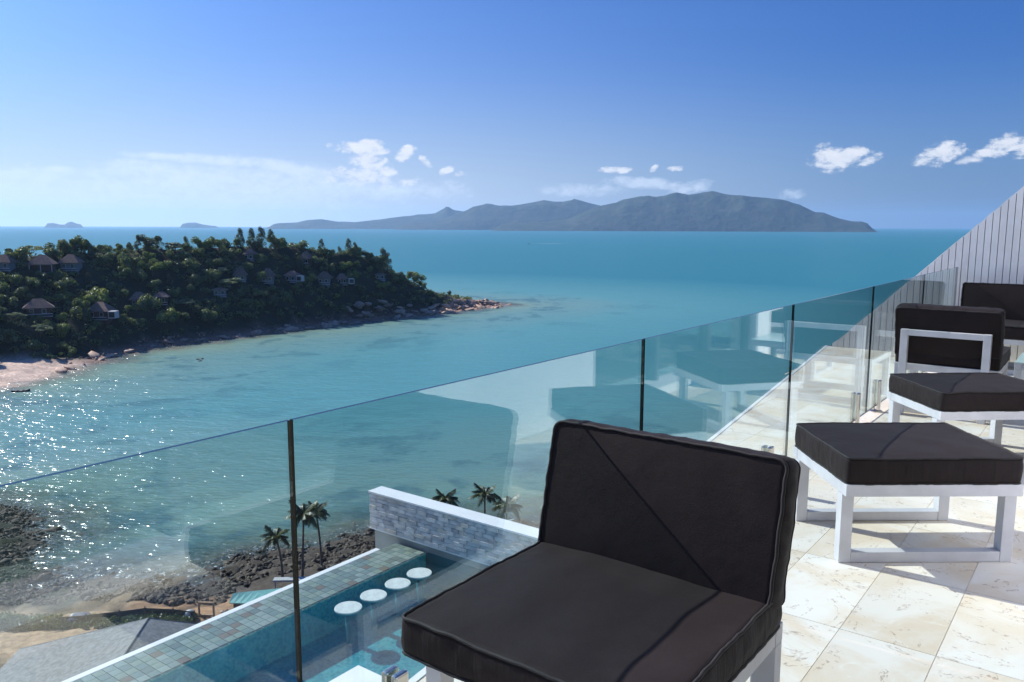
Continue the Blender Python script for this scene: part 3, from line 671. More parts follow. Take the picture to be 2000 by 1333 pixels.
# ------------------------------------------------------------------ near shore: palms, shed, grey roof, fence, hedge, debris
M_FROND = leaf_mat('palm_frond', (.055,.075,.02), (.15,.15,.045), .2); M_PTR = material('palm_trunk', (.17,.13,.10), .9, var=.35, vscale=3, bump=.6, bscale=8)
def frond_mesh(Lf, droop, seed):
    r = random.Random(seed); mb = MB(); pts = []
    for i in range(9):
        u = i/8; pts.append(Vector((Lf*u*(1-.18*u*droop), 0, Lf*(.34*u-droop*.78*u*u))))
    mb.tube(pts, [.045*(1-.8*i/8) for i in range(9)], 4)
    for i in range(26):
        u = .12+.86*i/25; k = min(7, int(u*8)); f = u*8-k; p_ = pts[k].lerp(pts[k+1], f); d = (pts[k+1]-pts[k]).normalized(); ll = Lf*.34*math.sin(math.pi*min(1, u*.82+.16))**.7*r.uniform(.8, 1.1)
        for sd_ in (-1, 1):
            tip = p_+d*ll*.45+Vector((0, sd_*ll*.75, -ll*.55*r.uniform(.6, 1.3))); w_ = d*.075*Lf/2.2
            mb.add([p_-w_, p_+w_, tip+w_*.2, tip-w_*.2], [(0,1,2,3)])
    return mb.mesh('frond', M_FROND)
FR = [frond_mesh(2.7, dr_, i) for i, dr_ in enumerate((.35,.6,.9,1.2,1.5,.75))]
def palm(px, py_crown, base_xy, label, s=1.0, lean=0.0):
    x, y = base_xy; z = h1(x, y); a, e = ael(px, py_crown); D = math.hypot(x, y); H = EYE+math.tan(e)*D-z
    o = tag(link('coconut_palm', None, None, (x, y, z-.3)), label, 'palm tree', 'coconut palms on the near shore')
    tx = math.tan(a)*y-x
    P_ = [(tx*(u**1.6), .25*math.sin(u*3), H*u+.3*(1-u)) for u in np.linspace(0, 1, 12)]
    link('trunk', MB().tube(P_, [.20-.10*u+(.015 if i % 2 else 0) for i, u in enumerate(np.linspace(0, 1, 12))], 8).mesh('trunk', M_PTR, True), o)
    top = P_[-1]
    for k in range(17):
        fr = FR[[0,5,1,2,1,3,2,4,3][k % 9]]
        link('frond', fr, o, top, (random.uniform(-.25,.25), random.uniform(-.35,.15) if k % 3 else -.7, k*2.4+random.uniform(-.3,.3)), s*random.uniform(.85,1.1))
    for k in range(5):
        link('coconut', COCO, o, (top[0]+.22*math.cos(k*1.3), top[1]+.22*math.sin(k*1.3), top[2]-.22))
COCO = MB().lathe([(.01,-.14),(.1,-.08),(.13,0),(.1,.09),(.01,.14)], 8).mesh('coconut', material('coconut', (.10,.09,.03), .7))
def gpt(px, py, z):
    a, e = ael(px, py); D = (z-EYE)/math.tan(e); return math.sin(a)*D, math.cos(a)*D
palm(540, 1048, gpt(554, 1146, 1.0), 'short leaning palm left of the glass joint', .85)
palm(594, 1000, gpt(593, 1150, 1.0), 'tall palm seen behind the glass joint', 1.0)
palm(618, 998, gpt(630, 1122, .6), 'slender palm just right of the glass joint', .85)
palm(870, 972, gpt(874, 1050, 1.0), 'palm crown showing above the stone wall, nearest its free end', .95)
palm(948, 963, gpt(948, 1060, 1.0), 'middle palm behind the stone wall', .95)
palm(990, 985, gpt(992, 1080, 1.0), 'palm behind the stone wall nearest the armchair', 1.05)

M_SHG = material('grey_shingles', (.25,.245,.24), .9, var=.25, vscale=2.5, bump=.5, bscale=12, bdist=.03)
M_PLAS = material('pale_render', (.5,.47,.42), .85, var=.1)
ho = tag(link('shingled_house', None), 'house below with a large grey shingled hip roof, bottom left', 'house')
A_, C_ = Vector((-35.4, 75.2, 12)), Vector((-33.2, 57.8, 12))       # ridge runs towards the villa
LF, LN, RF, RN = Vector((-49.1, 76.6, 8)), Vector((-46.6, 50.5, 8)), Vector((-26.0, 80.4, 8)), Vector((-22.6, 50.5, 8))
e = [LF, LN, RN, RF]; drop = 4.0
def slope(nm, pts): return link(nm, MB().add(pts, [tuple(range(len(pts)))]).mesh(nm, M_SHG), ho)
slope('roof_slope', [LF, LN, C_, A_]); slope('roof_slope', [LN, RN, C_]); slope('roof_slope', [RN, RF, A_, C_]); slope('roof_slope', [RF, LF, A_])
mbs = MB()                                  # shingle courses standing proud of the slopes
def courses(p0, p1, q0, q1, n):
    for i in range(n):
        u = i/n; a0 = p0.lerp(q0, u); a1 = p1.lerp(q1, u); n_ = (p1-p0).cross(q0-p0).normalized(); n_ = n_ if n_.z > 0 else -n_
        u2 = (i+1.03)/n; b0 = p0.lerp(q0, min(1, u2)); b1 = p1.lerp(q1, min(1, u2)); mbs.add([a0+n_*.022, a1+n_*.022, b1+n_*.010, b0+n_*.010, a0+n_*.004, a1+n_*.004], [(0,1,2,3),(4,5,1,0)])
courses(LF, LN, A_, C_, 60); courses(RN, RF, C_, A_, 46)
so = link('shingle_courses', mbs.mesh('shingle_courses', M_SHG), ho); so['kind'] = 'stuff'
link('ridge_cap', MB().tube([A_, C_], .1, 6).tube([A_, LF], .07, 6).tube([A_, RF], .07, 6).mesh('ridge_cap', M_SHG), ho)
wb = MB(); q = [Vector((v.x, v.y, 0)) for v in e]; cen = sum(q, Vector())/4; q = [cen+(v-cen)*.88 for v in q]
wb.add([(v.x, v.y, zz) for zz in (1, 12-drop) for v in q], [(0,1,5,4),(1,2,6,5),(2,3,7,6),(3,0,4,7)]); link('wall', wb.mesh('wall', M_PLAS), ho)

M_TEAL = material('teal_roof_sheet', (.22,.55,.50), .5, var=.08, vscale=1.2, bump=.2); M_SHED = material('rusty_shed_wall', (.10,.045,.03), .85, var=.3)
sh = tag(link('shore_shed', None), 'low shed with turquoise sheet roof beside the palms', 'shed')
rp = [(*gpt(449,1179,5.0), 5.0), (*gpt(545,1182,5.0), 5.0), (*gpt(580,1147,5.7), 5.7), (*gpt(457,1160,5.7), 5.7)]
for k in range(9):                          # roof sheets side by side
    u0, u1 = k/9, (k+1)/9-.004
    q = [Vector(rp[0]).lerp(Vector(rp[1]), u0), Vector(rp[0]).lerp(Vector(rp[1]), u1), Vector(rp[3]).lerp(Vector(rp[2]), u1), Vector(rp[3]).lerp(Vector(rp[2]), u0)]
    link('roof_sheet', MB().add([v for v in q]+[v-Vector((0,0,.1)) for v in q], [(0,1,2,3),(7,6,5,4),(0,4,5,1),(1,5,6,2),(2,6,7,3),(3,7,4,0)]).mesh('roof_sheet', M_TEAL), sh)
cc = sum((Vector(p_) for p_ in rp), Vector())/4; rw = [cc+(Vector(p_)-cc)*.86 for p_ in rp]
link('wall', MB().add([(v.x, v.y, 1) for v in rw]+[(v.x, v.y, v.z-.16) for v in rw], [(0,1,5,4),(1,2,6,5),(2,3,7,6),(3,0,4,7)]).mesh('wall', M_SHED), sh)
x, y = gpt(570, 1149, 3.0); tag(link('white_canopy', MB().box(-2.2,2.2,-.5,.5,2.0,2.25).box(-2,-1.85,-.4,-.25,-1,2).box(1.85,2,-.4,-.25,-1,2).mesh('white_canopy', M_HWHITE), None, (x, y, 2.0), (0,0,.05)), 'small white canopy behind the turquoise shed', 'canopy')

M_NET = material('black_netting', (.02,.025,.02), .9, var=.3, vscale=5)
fp = [gpt(112, 1206, 3.1), gpt(170, 1206, 3.1), gpt(235, 1200, 3.1), gpt(285, 1196, 3.1), gpt(340, 1198, 3.1), gpt(382, 1204, 3.1)]
fe = tag(link('site_fence', None), 'black netting fence running behind the shingled house', 'fence')
for i in range(len(fp)-1):
    (x0, y0), (x1, y1) = fp[i], fp[i+1]
    link('net_panel', MB().add([(x0,y0,h1(x0,y0)-.2),(x1,y1,h1(x1,y1)-.2),(x1,y1,h1(x1,y1)+1.1),(x0,y0,h1(x0,y0)+1.1),(x0,y0+.05,h1(x0,y0)+1.1),(x1,y1+.05,h1(x1,y1)+1.1),(x0,y0+.05,h1(x0,y0)-.2),(x1,y1+.05,h1(x1,y1)-.2)], [(0,1,2,3),(3,2,5,4),(4,5,7,6)]).mesh('net_panel', M_NET), fe)
for x0, y0 in fp: link('post', MB().box(x0-.05,x0+.05,y0-.06,y0+.1,h1(x0,y0)-.3,h1(x0,y0)+1.3).mesh('post', M_BARK), fe)
Vs2, Fs2, off2 = [], [], 0
for k in range(330):
    px = random.uniform(-20, 380); py = 1209+random.uniform(-9, 9)-(px > 200)*6*(px-200)/180
    if px > 140: py -= 5 if random.random() < .5 else -3
    x, y = gpt(px, py, 3.0); r0 = random.uniform(.3, .95)*(1.25 if px < 110 else .6); v, f = leaves(np.array([[x, y, h1(x, y)+r0*.4]]), np.array([[r0]*3])*np.array([1.2,1,.8]), 70, .38)
    Vs2.append(v); Fs2.append(f+off2); off2 += len(v)
tag(link('hedge_growth', np_mesh('hedge_growth', np.concatenate(Vs2), np.concatenate(Fs2), leaf_mat('hedge_leaf', (.05,.085,.02), (.10,.15,.04)))), 'low green scrub along the netting fence', kind='stuff')
Vs2, Fs2, off2 = [], [], 0
M_CONC = material('grey_concrete', (.35,.34,.33), .85, var=.2, bump=.3); M_BLUE = material('blue_plastic', (.10,.20,.35), .5, var=.1); M_WOOD = material('raw_timber', (.42,.27,.16), .8, var=.3, bump=.3)
deb = [(405,1195,'wooden_frame','square timber frame standing on the building site'),(372,1198,'water_tank','white water tank lying on the building site'),(452,1198,'plastic_sheet','crumpled blue-grey sheet beside the turquoise shed'),(386,1218,'cement_heap','dark heap of cement bags near the house ridge'),(155,1199,'white_hut','tiny white hut by the green scrub')]
for px, py, nm, lab in deb:
    x, y = gpt(px, py, 3.2); z = h1(x, y); o = tag(link(nm, None, None, (x, y, z), (0, 0, random.uniform(-.4,.4))), lab, nm.replace('_', ' '))
    if nm == 'wooden_frame':
        for sx_ in (-1, 1): link('post', MB().box(sx_*.9-.09, sx_*.9+.09, -.1, .1, -.1, 1.9).mesh('post', M_WOOD), o)
        link('rail', MB().box(-.98, .98, -.12, .12, 1.7, 1.92).mesh('rail', M_WOOD), o); link('rail', MB().box(-.98, .98, -.12, .12, .1, .3).mesh('rail', M_WOOD), o)
    elif nm == 'water_tank': link('tank', MB().lathe([(.3,0),(.55,.1),(.6,.6),(.5,1.0),(.15,1.15)], 12).mesh('tank', M_HWHITE, True), o)
    elif nm == 'white_hut': link('body', MB().box(-.9,.9,-.6,.6,0,.8).mesh('body', M_HWHITE), o); rb = MB(); hip(rb,-.9,.9,-.6,.6,.8,1.3,.4,.15); link('roof', rb.mesh('roof', M_HWHITE), o)
    elif nm == 'cement_heap':
        for k in range(7): link('bag', MB().box(-.4,.4,-.25,.25,0,.2,.06).mesh('bag', M_CONC), o, (random.uniform(-.7,.7), random.uniform(-.4,.4), (k//3)*.2), (0,0,random.random()*3))
    else: link('sheet', MB().add([(-1.2,-.6,.1),(0,-.7,.5),(1.3,-.5,.05),(-1,.5,.4),(.2,.6,.7),(1.2,.6,.15),(-1.2,-.6,0),(1.3,-.5,0)], [(0,1,4,3),(1,2,5,4),(0,6,7,2,1)]).mesh('sheet', M_BLUE), o)
for k in range(26):
    px = random.uniform(325, 455); py = random.uniform(1188, 1222)-(px-325)*.08; x, y = gpt(px, py, 3.2)
    s = random.uniform(.12, .38); tag(link('rubble_stone', random.choice(RK+PK[:3]), None, (x, y, h1(x, y)+.05), (0,0,random.random()*6), (s, s, s*.7)), 'small stone lying on the orange dirt of the building site', 'stone', 'stones scattered on the building site')

# ------------------------------------------------------------------ pool terrace below
PZ = 44.0
M_WHITE = material('white_render', (.80,.81,.82), .6, var=.04, vscale=2, bump=.1, bscale=30, bdist=.003)
M_TILE = [material('pool_tile_'+n_, c_, .35, var=.12, vscale=6, spec=.5) for n_, c_ in (('grey', (.19,.25,.23)), ('green', (.24,.30,.25)), ('pale', (.27,.33,.30)), ('brown', (.20,.17,.13)), ('dark', (.17,.21,.19)))]
mp_ = bpy.data.materials.new('pool_mosaic'); mp_.use_nodes = True; t = NT(mp_.node_tree); tc = t.n('ShaderNodeTexCoord').outputs['Object']
vo = t.n('ShaderNodeTexVoronoi', distance='CHEBYCHEV', i_Scale=26.0, i_Randomness=.35); t.set(vo.inputs['Vector'], tc)
c = t.mix(t.smooth(t.n('ShaderNodeSeparateColor', i_0=vo.outputs['Color']).outputs[0], .2, .8), (.08,.42,.45), (.30,.62,.55))
c = t.mix(t.m('MULTIPLY', t.smooth(t.n('ShaderNodeSeparateColor', i_0=vo.outputs['Color']).outputs[1], .6, .9), .6), c, (.42,.58,.46))
c = t.mix(t.m('MULTIPLY', t.smooth(t.noise(tc, 2.2, 3, .5, 1.5), .5, .7), .35), c, (.55,.85,.80))
p = t.n('ShaderNodeBsdfPrincipled', i_Roughness=.5); t.set(p.inputs['Base Color'], c); t.nt.links.new(p.outputs[0], t.n('ShaderNodeOutputMaterial').inputs[0])
pool = tag(link('swimming_pool', None, None, P(0, 0, PZ), VR), 'infinity pool with greenish tiled rim on the level below', 'swimming pool')
def vbox(name, s0, s1, n0, n1, z0, z1, mat, parent, bev=0.0):
    return link(name, MB().box(s0, s1, n0, n1, z0, z1, bev).mesh(name, mat), parent)
vbox('basin_floor', -4, 10.7, 2.2, 9.96, -1.0, -.62, mp_, pool)
vbox('basin_lining', -4, 10.62, 9.945, 9.960, -.619, -.013, mp_, pool)
vbox('rim_wall', -4, 10.62, 9.962, 10.70, -6, -.012, M_WHITE, pool)
vbox('white_edge', -4, 10.2, 10.703, 10.82, -6.2, .012, M_WHITE, pool, .01)
vbox('inner_wall', -4, 10.7, 2.0, 2.197, -6, 0.0, M_WHITE, pool)
ts = .148; tm_ = [MB().box(.004, ts-.004, .004, ts-.004, -.011, .006).mesh('rim_tile', m_) for m_ in M_TILE]
for i in range(52):
    for j in range(5):
        k = rng.choice(5, p=[.31,.30,.27,.04,.08]); s_ = 10.60-(i+1)*ts
        link('rim_tile', tm_[k], pool, (s_, 9.962+j*ts*.995, 0))
mw = bpy.data.materials.new('pool_water'); mw.use_nodes = True; t = NT(mw.node_tree); tc = t.n('ShaderNodeTexCoord').outputs['Object']
bp = t.n('ShaderNodeBump', i_Strength=.12, i_Distance=.05); t.set(bp.inputs['Height'], t.noise(tc, 2.5, 3))
tr = t.n('ShaderNodeBsdfTransparent'); tr.inputs[0].default_value = (.30,.64,.74,1)
gl = t.n('ShaderNodeBsdfGlossy', i_Roughness=.02); t.set(gl.inputs['Normal'], bp)
mx = t.n('ShaderNodeMixShader', i_0=schlick(t, .02, bp.outputs[0]), i_1=tr, i_2=gl)
t.nt.links.new(mx.outputs[0], t.n('ShaderNodeOutputMaterial').inputs[0])
wme = MB().add([(-4,2.2,0),(10.7,2.2,0),(10.7,9.96,0),(-4,9.96,0)], [(0,1,2,3)]).mesh('pool_water', mw)
tag(link('pool_water', wme, None, P(0, 0, PZ-.03), VR), 'still pool water', kind='structure')
M_STOOL = material('stool_mosaic', (.62,.68,.66), .5, var=.1, vscale=12)
ordn = ['nearest', 'second', 'third', 'farthest']
for k, s_ in enumerate((8.28, 8.83, 9.39, 9.92)):
    st = tag(link('pool_stool', None, None, P(9.45, s_, PZ-.655), VR), 'round white pool stool, '+ordn[k]+' of four from the glass joint', 'stool', 'round stools standing in the pool')
    link('seat', MB().lathe([(.02,.60),(.21,.60),(.22,.61),(.22,.63),(.215,.64),(.02,.642)], 32).mesh('seat', M_STOOL), st)
    link('post', MB().lathe([(.09,0),(.06,.02),(.05,.599)], 16).mesh('post', material('stool_post', (.16,.30,.30), .6), True), st)
dk = tag(link('pool_deck', MB().box(0, 7.1, 3.5, 7.93, -2, .06, .01).mesh('pool_deck', M_WHITE), None, P(0, 0, PZ), VR), 'white deck corner beside the pool', kind='structure')
# end wall with stone cladding
ew = tag(link('stone_clad_wall', None, None, P(0, 0, PZ), VR), 'wall clad in pale split stone at the end of the pool', 'wall')
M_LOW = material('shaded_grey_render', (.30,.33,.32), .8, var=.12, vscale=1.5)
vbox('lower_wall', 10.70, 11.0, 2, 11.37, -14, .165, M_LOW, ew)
vbox('core', 10.63, 10.93, 2, 11.38, .168, .86, M_WHITE, ew)
vbox('coping', 10.585, 10.95, 2, 11.42, .862, .90, M_WHITE, ew, .006)
vbox('drip_edge', 10.60, 10.66, 2, 11.42, .14, .166, M_WHITE, ew)
MST = [material('split_stone_'+a_, c_, .85, var=.2, vscale=5, bump=.6, bscale=25, bdist=.01) for a_, c_ in (('pale', (.55,.56,.58)), ('grey', (.47,.48,.50)), ('dark', (.35,.36,.39)), ('warm', (.52,.50,.47)))]
protos = {}
n_ = 11.40; cnt = 0; rowh = .0765
stones_rest = MB()
for r_ in range(9):
    n_ = 11.40
    while n_ > 3.0:
        w_ = random.choice((.18,.24,.3)); k = int(rng.choice(4, p=[.45,.28,.10,.17])); pr = random.uniform(0, .022); x0 = 10.612-pr
        key = (w_, k); 
        if n_ > 7.0 and cnt < 300:
            if key not in protos: protos[key] = MB().box(0, .06, -w_+.004, -.003, .003, rowh-.003, .004).mesh('stone', MST[k])
            link('stone', protos[key], ew, (x0-.008, n_, .17+r_*rowh)); cnt += 1
        else: stones_rest.box(x0-.008, x0+.05, n_-w_+.004, n_-.003, .17+r_*rowh+.003, .17+(r_+1)*rowh-.003, mi=0)
        n_ -= w_
if stones_rest.v: so = link('stone_cladding', stones_rest.mesh('stone_cladding', MST[0]), ew); so['kind'] = 'stuff'
pass
# ------------------------------------------------------------------ terrace
MARB = bpy.data.materials.new('cream_marble'); MARB.use_nodes = True; t = NT(MARB.node_tree); pos = t.n('ShaderNodeNewGeometry').outputs['Position']; oi = t.n('ShaderNodeObjectInfo').outputs['Random']
off = t.n('ShaderNodeVectorMath', operation='ADD'); t.set(off.inputs[0], pos); t.set(off.inputs[1], t.n('ShaderNodeCombineXYZ', i_0=t.m('MULTIPLY', oi, 37.0), i_1=t.m('MULTIPLY', oi, 11.0), i_2=0.0))
n1 = t.noise(off, 2.2, 7, .62, .8); n2 = t.noise(off, 7.0, 8, .7, 1.2); n3 = t.noise(off, 30, 5, .7)
c = t.mix(t.smooth(n1, .38, .66), (.85,.80,.72), (.77,.65,.50))
c = t.mix(t.smooth(n2, .55, .72), c, (.86,.81,.73))
vein = t.smooth(t.m('ABSOLUTE', t.m('SUBTRACT', t.noise(off, 1.7, 6, .6, 2.0), .5)), .012, .0, 0, .7)
c = t.mix(t.m('MULTIPLY', vein, t.smooth(n3, .45, .6)), c, (.30,.17,.10))
pit = t.smooth(t.m('MULTIPLY', t.noise(off, 55, 3, .6), t.noise(off, 5, 3)), .385, .44)
c = t.mix(t.m('MULTIPLY', pit, .4), c, (.26,.17,.11))
c = t.mix(1.0, c, t.ramp(oi, [(0, (.93,.92,.90)), (1, (1.05,1.05,1.05))]), 'MULTIPLY')
p = t.n('ShaderNodeBsdfPrincipled'); t.set(p.inputs['Base Color'], c); t.set(p.inputs['Roughness'], t.m('ADD', .38, t.m('MULTIPLY', n2, .3)))
b = t.n('ShaderNodeBump', i_Strength=.25, i_Distance=.004); t.set(b.inputs['Height'], n2); t.set(p.inputs['Normal'], b)
t.nt.links.new(p.outputs[0], t.n('ShaderNodeOutputMaterial').inputs[0])
M_GROUT = material('tile_grout', (.74,.67,.57), .9, var=.15, vscale=9)
def edge(s): return 1.62+.135*s
fl = tag(link('terrace_floor', None, None, P(0, 0, FL), VR), 'cream marble terrace floor', kind='structure')
link('screed', MB().add([(-5,-.3,-.0035),(11.35,-.3,-.0035),(11.35,edge(11.35),-.0035),(-5,edge(-5),-.0035),(-5,-.3,-.35),(11.35,-.3,-.35),(11.35,edge(11.35),-.35),(-5,edge(-5),-.35)],
     [(0,1,2,3),(3,2,6,7),(0,3,7,4),(1,5,6,2),(7,6,5,4)]).mesh('screed', M_GROUT), fl)
full = MB().box(.0015,.6985,.0015,.3485,-.011,0).mesh('tile', MARB)
ns = -.25
for i in range(24):
    s0 = 3.265-.7*9+.7*i
    if s0 > 11.3: break
    for j in range(11):
        n0 = -.25+.35*j; s1 = min(s0+.7, 11.3)
        if n0 > edge(s1): continue
        if n0+.35 <= edge(s0) and s1-s0 > .69: link('tile', full, fl, (s0, n0, 0))
        else:
            pts = []
            for (a0, b0) in ((s0+.0015, n0+.0015), (s1-.0015, n0+.0015), (s1-.0015, min(n0+.3485, edge(s1))), (s0+.0015, max(n0+.0015, min(n0+.3485, edge(s0))))): pts.append((a0, b0))
            if min(pts[2][1]-pts[1][1], 1) <= .002: continue
            vs = [(a0-s0, b0-n0, 0) for a0, b0 in pts]+[(a0-s0, b0-n0, -.011) for a0, b0 in pts]
            link('tile', MB().add(vs, [(0,1,2,3),(7,6,5,4),(0,4,5,1),(1,5,6,2),(2,6,7,3),(3,7,4,0)]).mesh('tile', MARB), fl, (s0, n0, 0))
link('floor_edge', MB().add([(-5,edge(-5)+.001,-.30),(11.33,edge(11.33)+.001,-.30),(11.33,edge(11.33)+.03,-.30),(-5,edge(-5)+.03,-.30),(-5,edge(-5)+.001,.004),(11.33,edge(11.33)+.001,.004),(11.33,edge(11.33)+.03,.004),(-5,edge(-5)+.03,.004)],
     [(0,3,2,1),(4,5,6,7),(0,1,5,4),(1,2,6,5),(2,3,7,6),(3,0,4,7)]).mesh('floor_edge', M_WHITE), fl)
# building body under the terrace
vb = tag(link('lower_storey', MB().box(-5, 11.3, -6, 1.3, -30, -.36).mesh('lower_storey', M_WHITE), None, P(0, 0, FL), VR), 'white lower storey of the villa beneath the terrace', 'building')

# slat wall (sloping top) at the far end
M_SLAT = material('painted_slat', (.80,.80,.81), .55, var=.05, vscale=4, bump=.15, bscale=12, bdist=.003, objvar=.06)
sw = tag(link('slatted_wall', None, None, P(0, 0, FL), VR), 'off-white upright board wall with a steeply sloping top at the terrace end', 'wall')
def topz(n): return max(.02, (3.09-n)*1.0+0*(n < 1)*(-.02))
pw = .0735
link('backing', MB().add([(11.36,-.3,-.3),(11.36,3.12,-.3),(11.36,3.12,.0),(11.36,-.3,3.37),(11.42,-.3,-.3),(11.42,3.12,-.3),(11.42,3.12,.0),(11.42,-.3,3.37)],
     [(0,1,2,3),(7,6,5,4),(0,4,5,1),(1,5,6,2),(2,6,7,3),(3,7,4,0)]).mesh('backing', material('dark_backing', (.10,.10,.11), .8)), sw)
k = 0; n_ = 3.085
while n_ > -.25:
    a0, a1 = n_-pw+.007, n_; z0, z1 = topz(a0), topz(a1); jt = random.uniform(-.006, .006)
    link('slat', MB().add([(11.31,a0,-.28),(11.31,a1,-.28),(11.31,a1,z1+.02+jt),(11.31,a0,z0+.02+jt),(11.355,a0,-.28),(11.355,a1,-.28),(11.355,a1,z1+.02+jt),(11.355,a0,z0+.02+jt)],
         [(0,3,2,1),(4,5,6,7),(0,1,5,4),(1,2,6,5),(2,3,7,6),(3,0,4,7)]).mesh('slat', M_SLAT), sw); n_ -= pw

# villa facade close behind the camera side of the terrace
vl = tag(link('villa', None, None, P(0, 0, FL), VR), 'white villa facade with sliding glass doors along the terrace', 'building')
M_ALU = material('grey_aluminium', (.16,.17,.18), .4, metal=.6); M_ROOM = material('room_plaster', (.22,.20,.18), .8, var=.05)
G_DOOR = glass_mat('door_glass', (.80,.88,.86), .06)
def facade_wall(s0, s1, z0=0.0, z1=3.2): vbox('facade_wall', s0, s1, -.6, -.26, z0, z1, M_WHITE, vl)
facade_wall(3.75, 5.92); facade_wall(-5, -1.2); facade_wall(9.75, 11.3)
vbox('lintel', -1.2, 3.748, -.6, -.26, 2.5, 3.2, M_WHITE, vl); vbox('lintel', 5.922, 9.748, -.6, -.26, 2.5, 3.2, M_WHITE, vl)
vbox('sill', -1.2, 3.748, -.6, -.15, .002, .085, M_WHITE, vl); vbox('sill', 5.922, 9.748, -.6, -.15, .002, .085, M_WHITE, vl)
for s_ in (-1.17, .45, 2.07, 3.68, 5.95, 7.20, 8.45, 9.68):
    vbox('door_post', s_, s_+.06, -.45, -.33, .092, 2.498, M_ALU, vl)
for s0, s1 in ((-1.1,.44), (.52,2.06), (2.14,3.67), (6.02,7.19), (7.27,8.44), (8.52,9.67)):
    f = link('door_pane', MB().box(s0, s1, -.40, -.392, .10, 2.49).mesh('door_pane', G_DOOR), vl)
vbox('room_floor', -5, 11.3, -5.5, -.602, -.05, .0, M_ROOM, vl); vbox('room_back_wall', -5, 11.3, -5.6, -5.502, 0, 3.2, M_ROOM, vl); vbox('roof_slab', -5, 11.3, -5.6, -.26, 3.202, 3.5, M_WHITE, vl)
vbox('partition', -5.1, -5.002, -5.6, -.26, 0, 3.2, M_ROOM, vl)

# glass balustrade
G_PANE = glass_mat('balustrade_glass', (.89,.95,.945), .075)
M_EDGE = bpy.data.materials.new('glass_edge'); M_EDGE.use_nodes = True; t = NT(M_EDGE.node_tree)
p = t.n('ShaderNodeBsdfPrincipled', i_Roughness=.12); p.inputs['Base Color'].default_value = (.004,.016,.016,1); p.inputs['Specular IOR Level'].default_value = .22
t.set(p.inputs['Roughness'], t.m('ADD', .06, t.m('MULTIPLY', t.noise(t.n('ShaderNodeTexCoord').outputs['Object'], 30, 2), .12)))
t.nt.links.new(p.outputs[0], t.n('ShaderNodeOutputMaterial').inputs[0])
M_STEEL = material('brushed_steel', (.62,.58,.54), .22, metal=1.0, var=.05)
JO = [-2.72, -.72, 1.272, 3.152, 5.14, 7.157, 9.24, 11.27]; GT = 1.116
labs = ['glass pane left of the picture edge beside the pool view', 'near glass pane at the left with the grey roof seen through it', 'glass pane behind the front armchair, showing its reflection', 'glass pane right of the front armchair back, second joint from left',
        'glass pane beside the front footstool reflecting both footstools', 'glass pane beside the second footstool with steel spigots', 'last glass pane ending at the slatted wall']
for i in range(7):
    s0, s1 = JO[i]+.004, JO[i+1]-.004
    o = tag(link('glass_panel', None, None, P(1.65, s0, FL), VR), labs[i], 'glass panel', 'frameless glass panels of the balustrade')
    w_ = s1-s0; T = .0065
    mb = MB(); mb.add([(0,-T,.055),(w_,-T,.055),(w_,-T,GT),(0,-T,GT)], [(0,1,2,3)], 0); mb.add([(0,T,.055),(w_,T,.055),(w_,T,GT),(0,T,GT)], [(3,2,1,0)], 0)
    mb.add([(0,-T,GT),(w_,-T,GT),(w_,T,GT),(0,T,GT),(0,-T,.055),(w_,-T,.055),(w_,T,.055),(0,T,.055)], [(0,1,2,3),(4,7,6,5),(0,3,7,4),(1,5,6,2)], 1)
    link('pane', mb.mesh('pane', [G_PANE, M_EDGE]), o)
    for u in (.345, w_-.345):
        sp = link('spigot', SPIG if 'SPIG' in globals() else None, o, (u, 0, 0)) if False else None
        e_ = link('spigot', bpy.data.meshes.get('spigot') or MB().box(-.028,.028,-.032,-.0075,.012,.28,.008).box(-.028,.028,.0075,.032,.012,.28,.008).mesh('spigot', M_STEEL, False), o, (u, 0, 0))
        link('base_plate', bpy.data.meshes.get('base_plate') or MB().lathe([(.055,0),(.055,.008),(.048,.013),(.02,.014)], 24).mesh('base_plate', M_STEEL), e_)

# ------------------------------------------------------------------ furniture
M_FAB = bpy.data.materials.new('dark_cushion_fabric'); M_FAB.use_nodes = True; t = NT(M_FAB.node_tree); tc = t.n('ShaderNodeTexCoord').outputs['Object']
c = t.mix(t.noise(tc, 260, 2, .6), (.0115,.008,.0085), (.026,.019,.0195)); c = t.mix(t.m('MULTIPLY', t.smooth(t.noise(tc, 4.5, 5), .5, .75), .3), c, (.038,.029,.029))
p = t.n('ShaderNodeBsdfPrincipled', i_Roughness=.72); t.set(p.inputs['Base Color'], c); p.inputs['Sheen Weight'].default_value = .03; p.inputs['Sheen Roughness'].default_value = .4; p.inputs['Specular IOR Level'].default_value = .16
b = t.n('ShaderNodeBump', i_Strength=.35, i_Distance=.002); t.set(b.inputs['Height'], t.noise(tc, 330, 2)); b2 = t.n('ShaderNodeBump', i_Strength=.3, i_Distance=.01); t.set(b2.inputs['Height'], t.noise(tc, 9, 4)); t.set(b2.inputs['Normal'], b)
gm_ = t.n('ShaderNodeMapping'); gm_.inputs['Scale'].default_value = (38, 38, 3.5); t.set(gm_.inputs[0], tc)
nrz = t.n('ShaderNodeSeparateXYZ', i_0=t.n('ShaderNodeTexCoord').outputs['Normal']).outputs[2]
gath = t.m('MULTIPLY', t.noise(gm_.outputs[0], 1.0, 3, .55, .6), t.smooth(t.m('ABSOLUTE', nrz), .75, .2))
b3 = t.n('ShaderNodeBump', i_Strength=.34, i_Distance=.012); t.set(b3.inputs['Height'], gath); t.set(b3.inputs['Normal'], b2); t.set(p.inputs['Normal'], b3)
t.nt.links.new(p.outputs[0], t.n('ShaderNodeOutputMaterial').inputs[0])
M_PIPE = material('cushion_piping', (.016,.013,.014), .75)
M_FRM = material('white_powder_coat', (.60,.60,.63), .42, var=.07, vscale=7, bump=.15, bscale=60, bdist=.001)
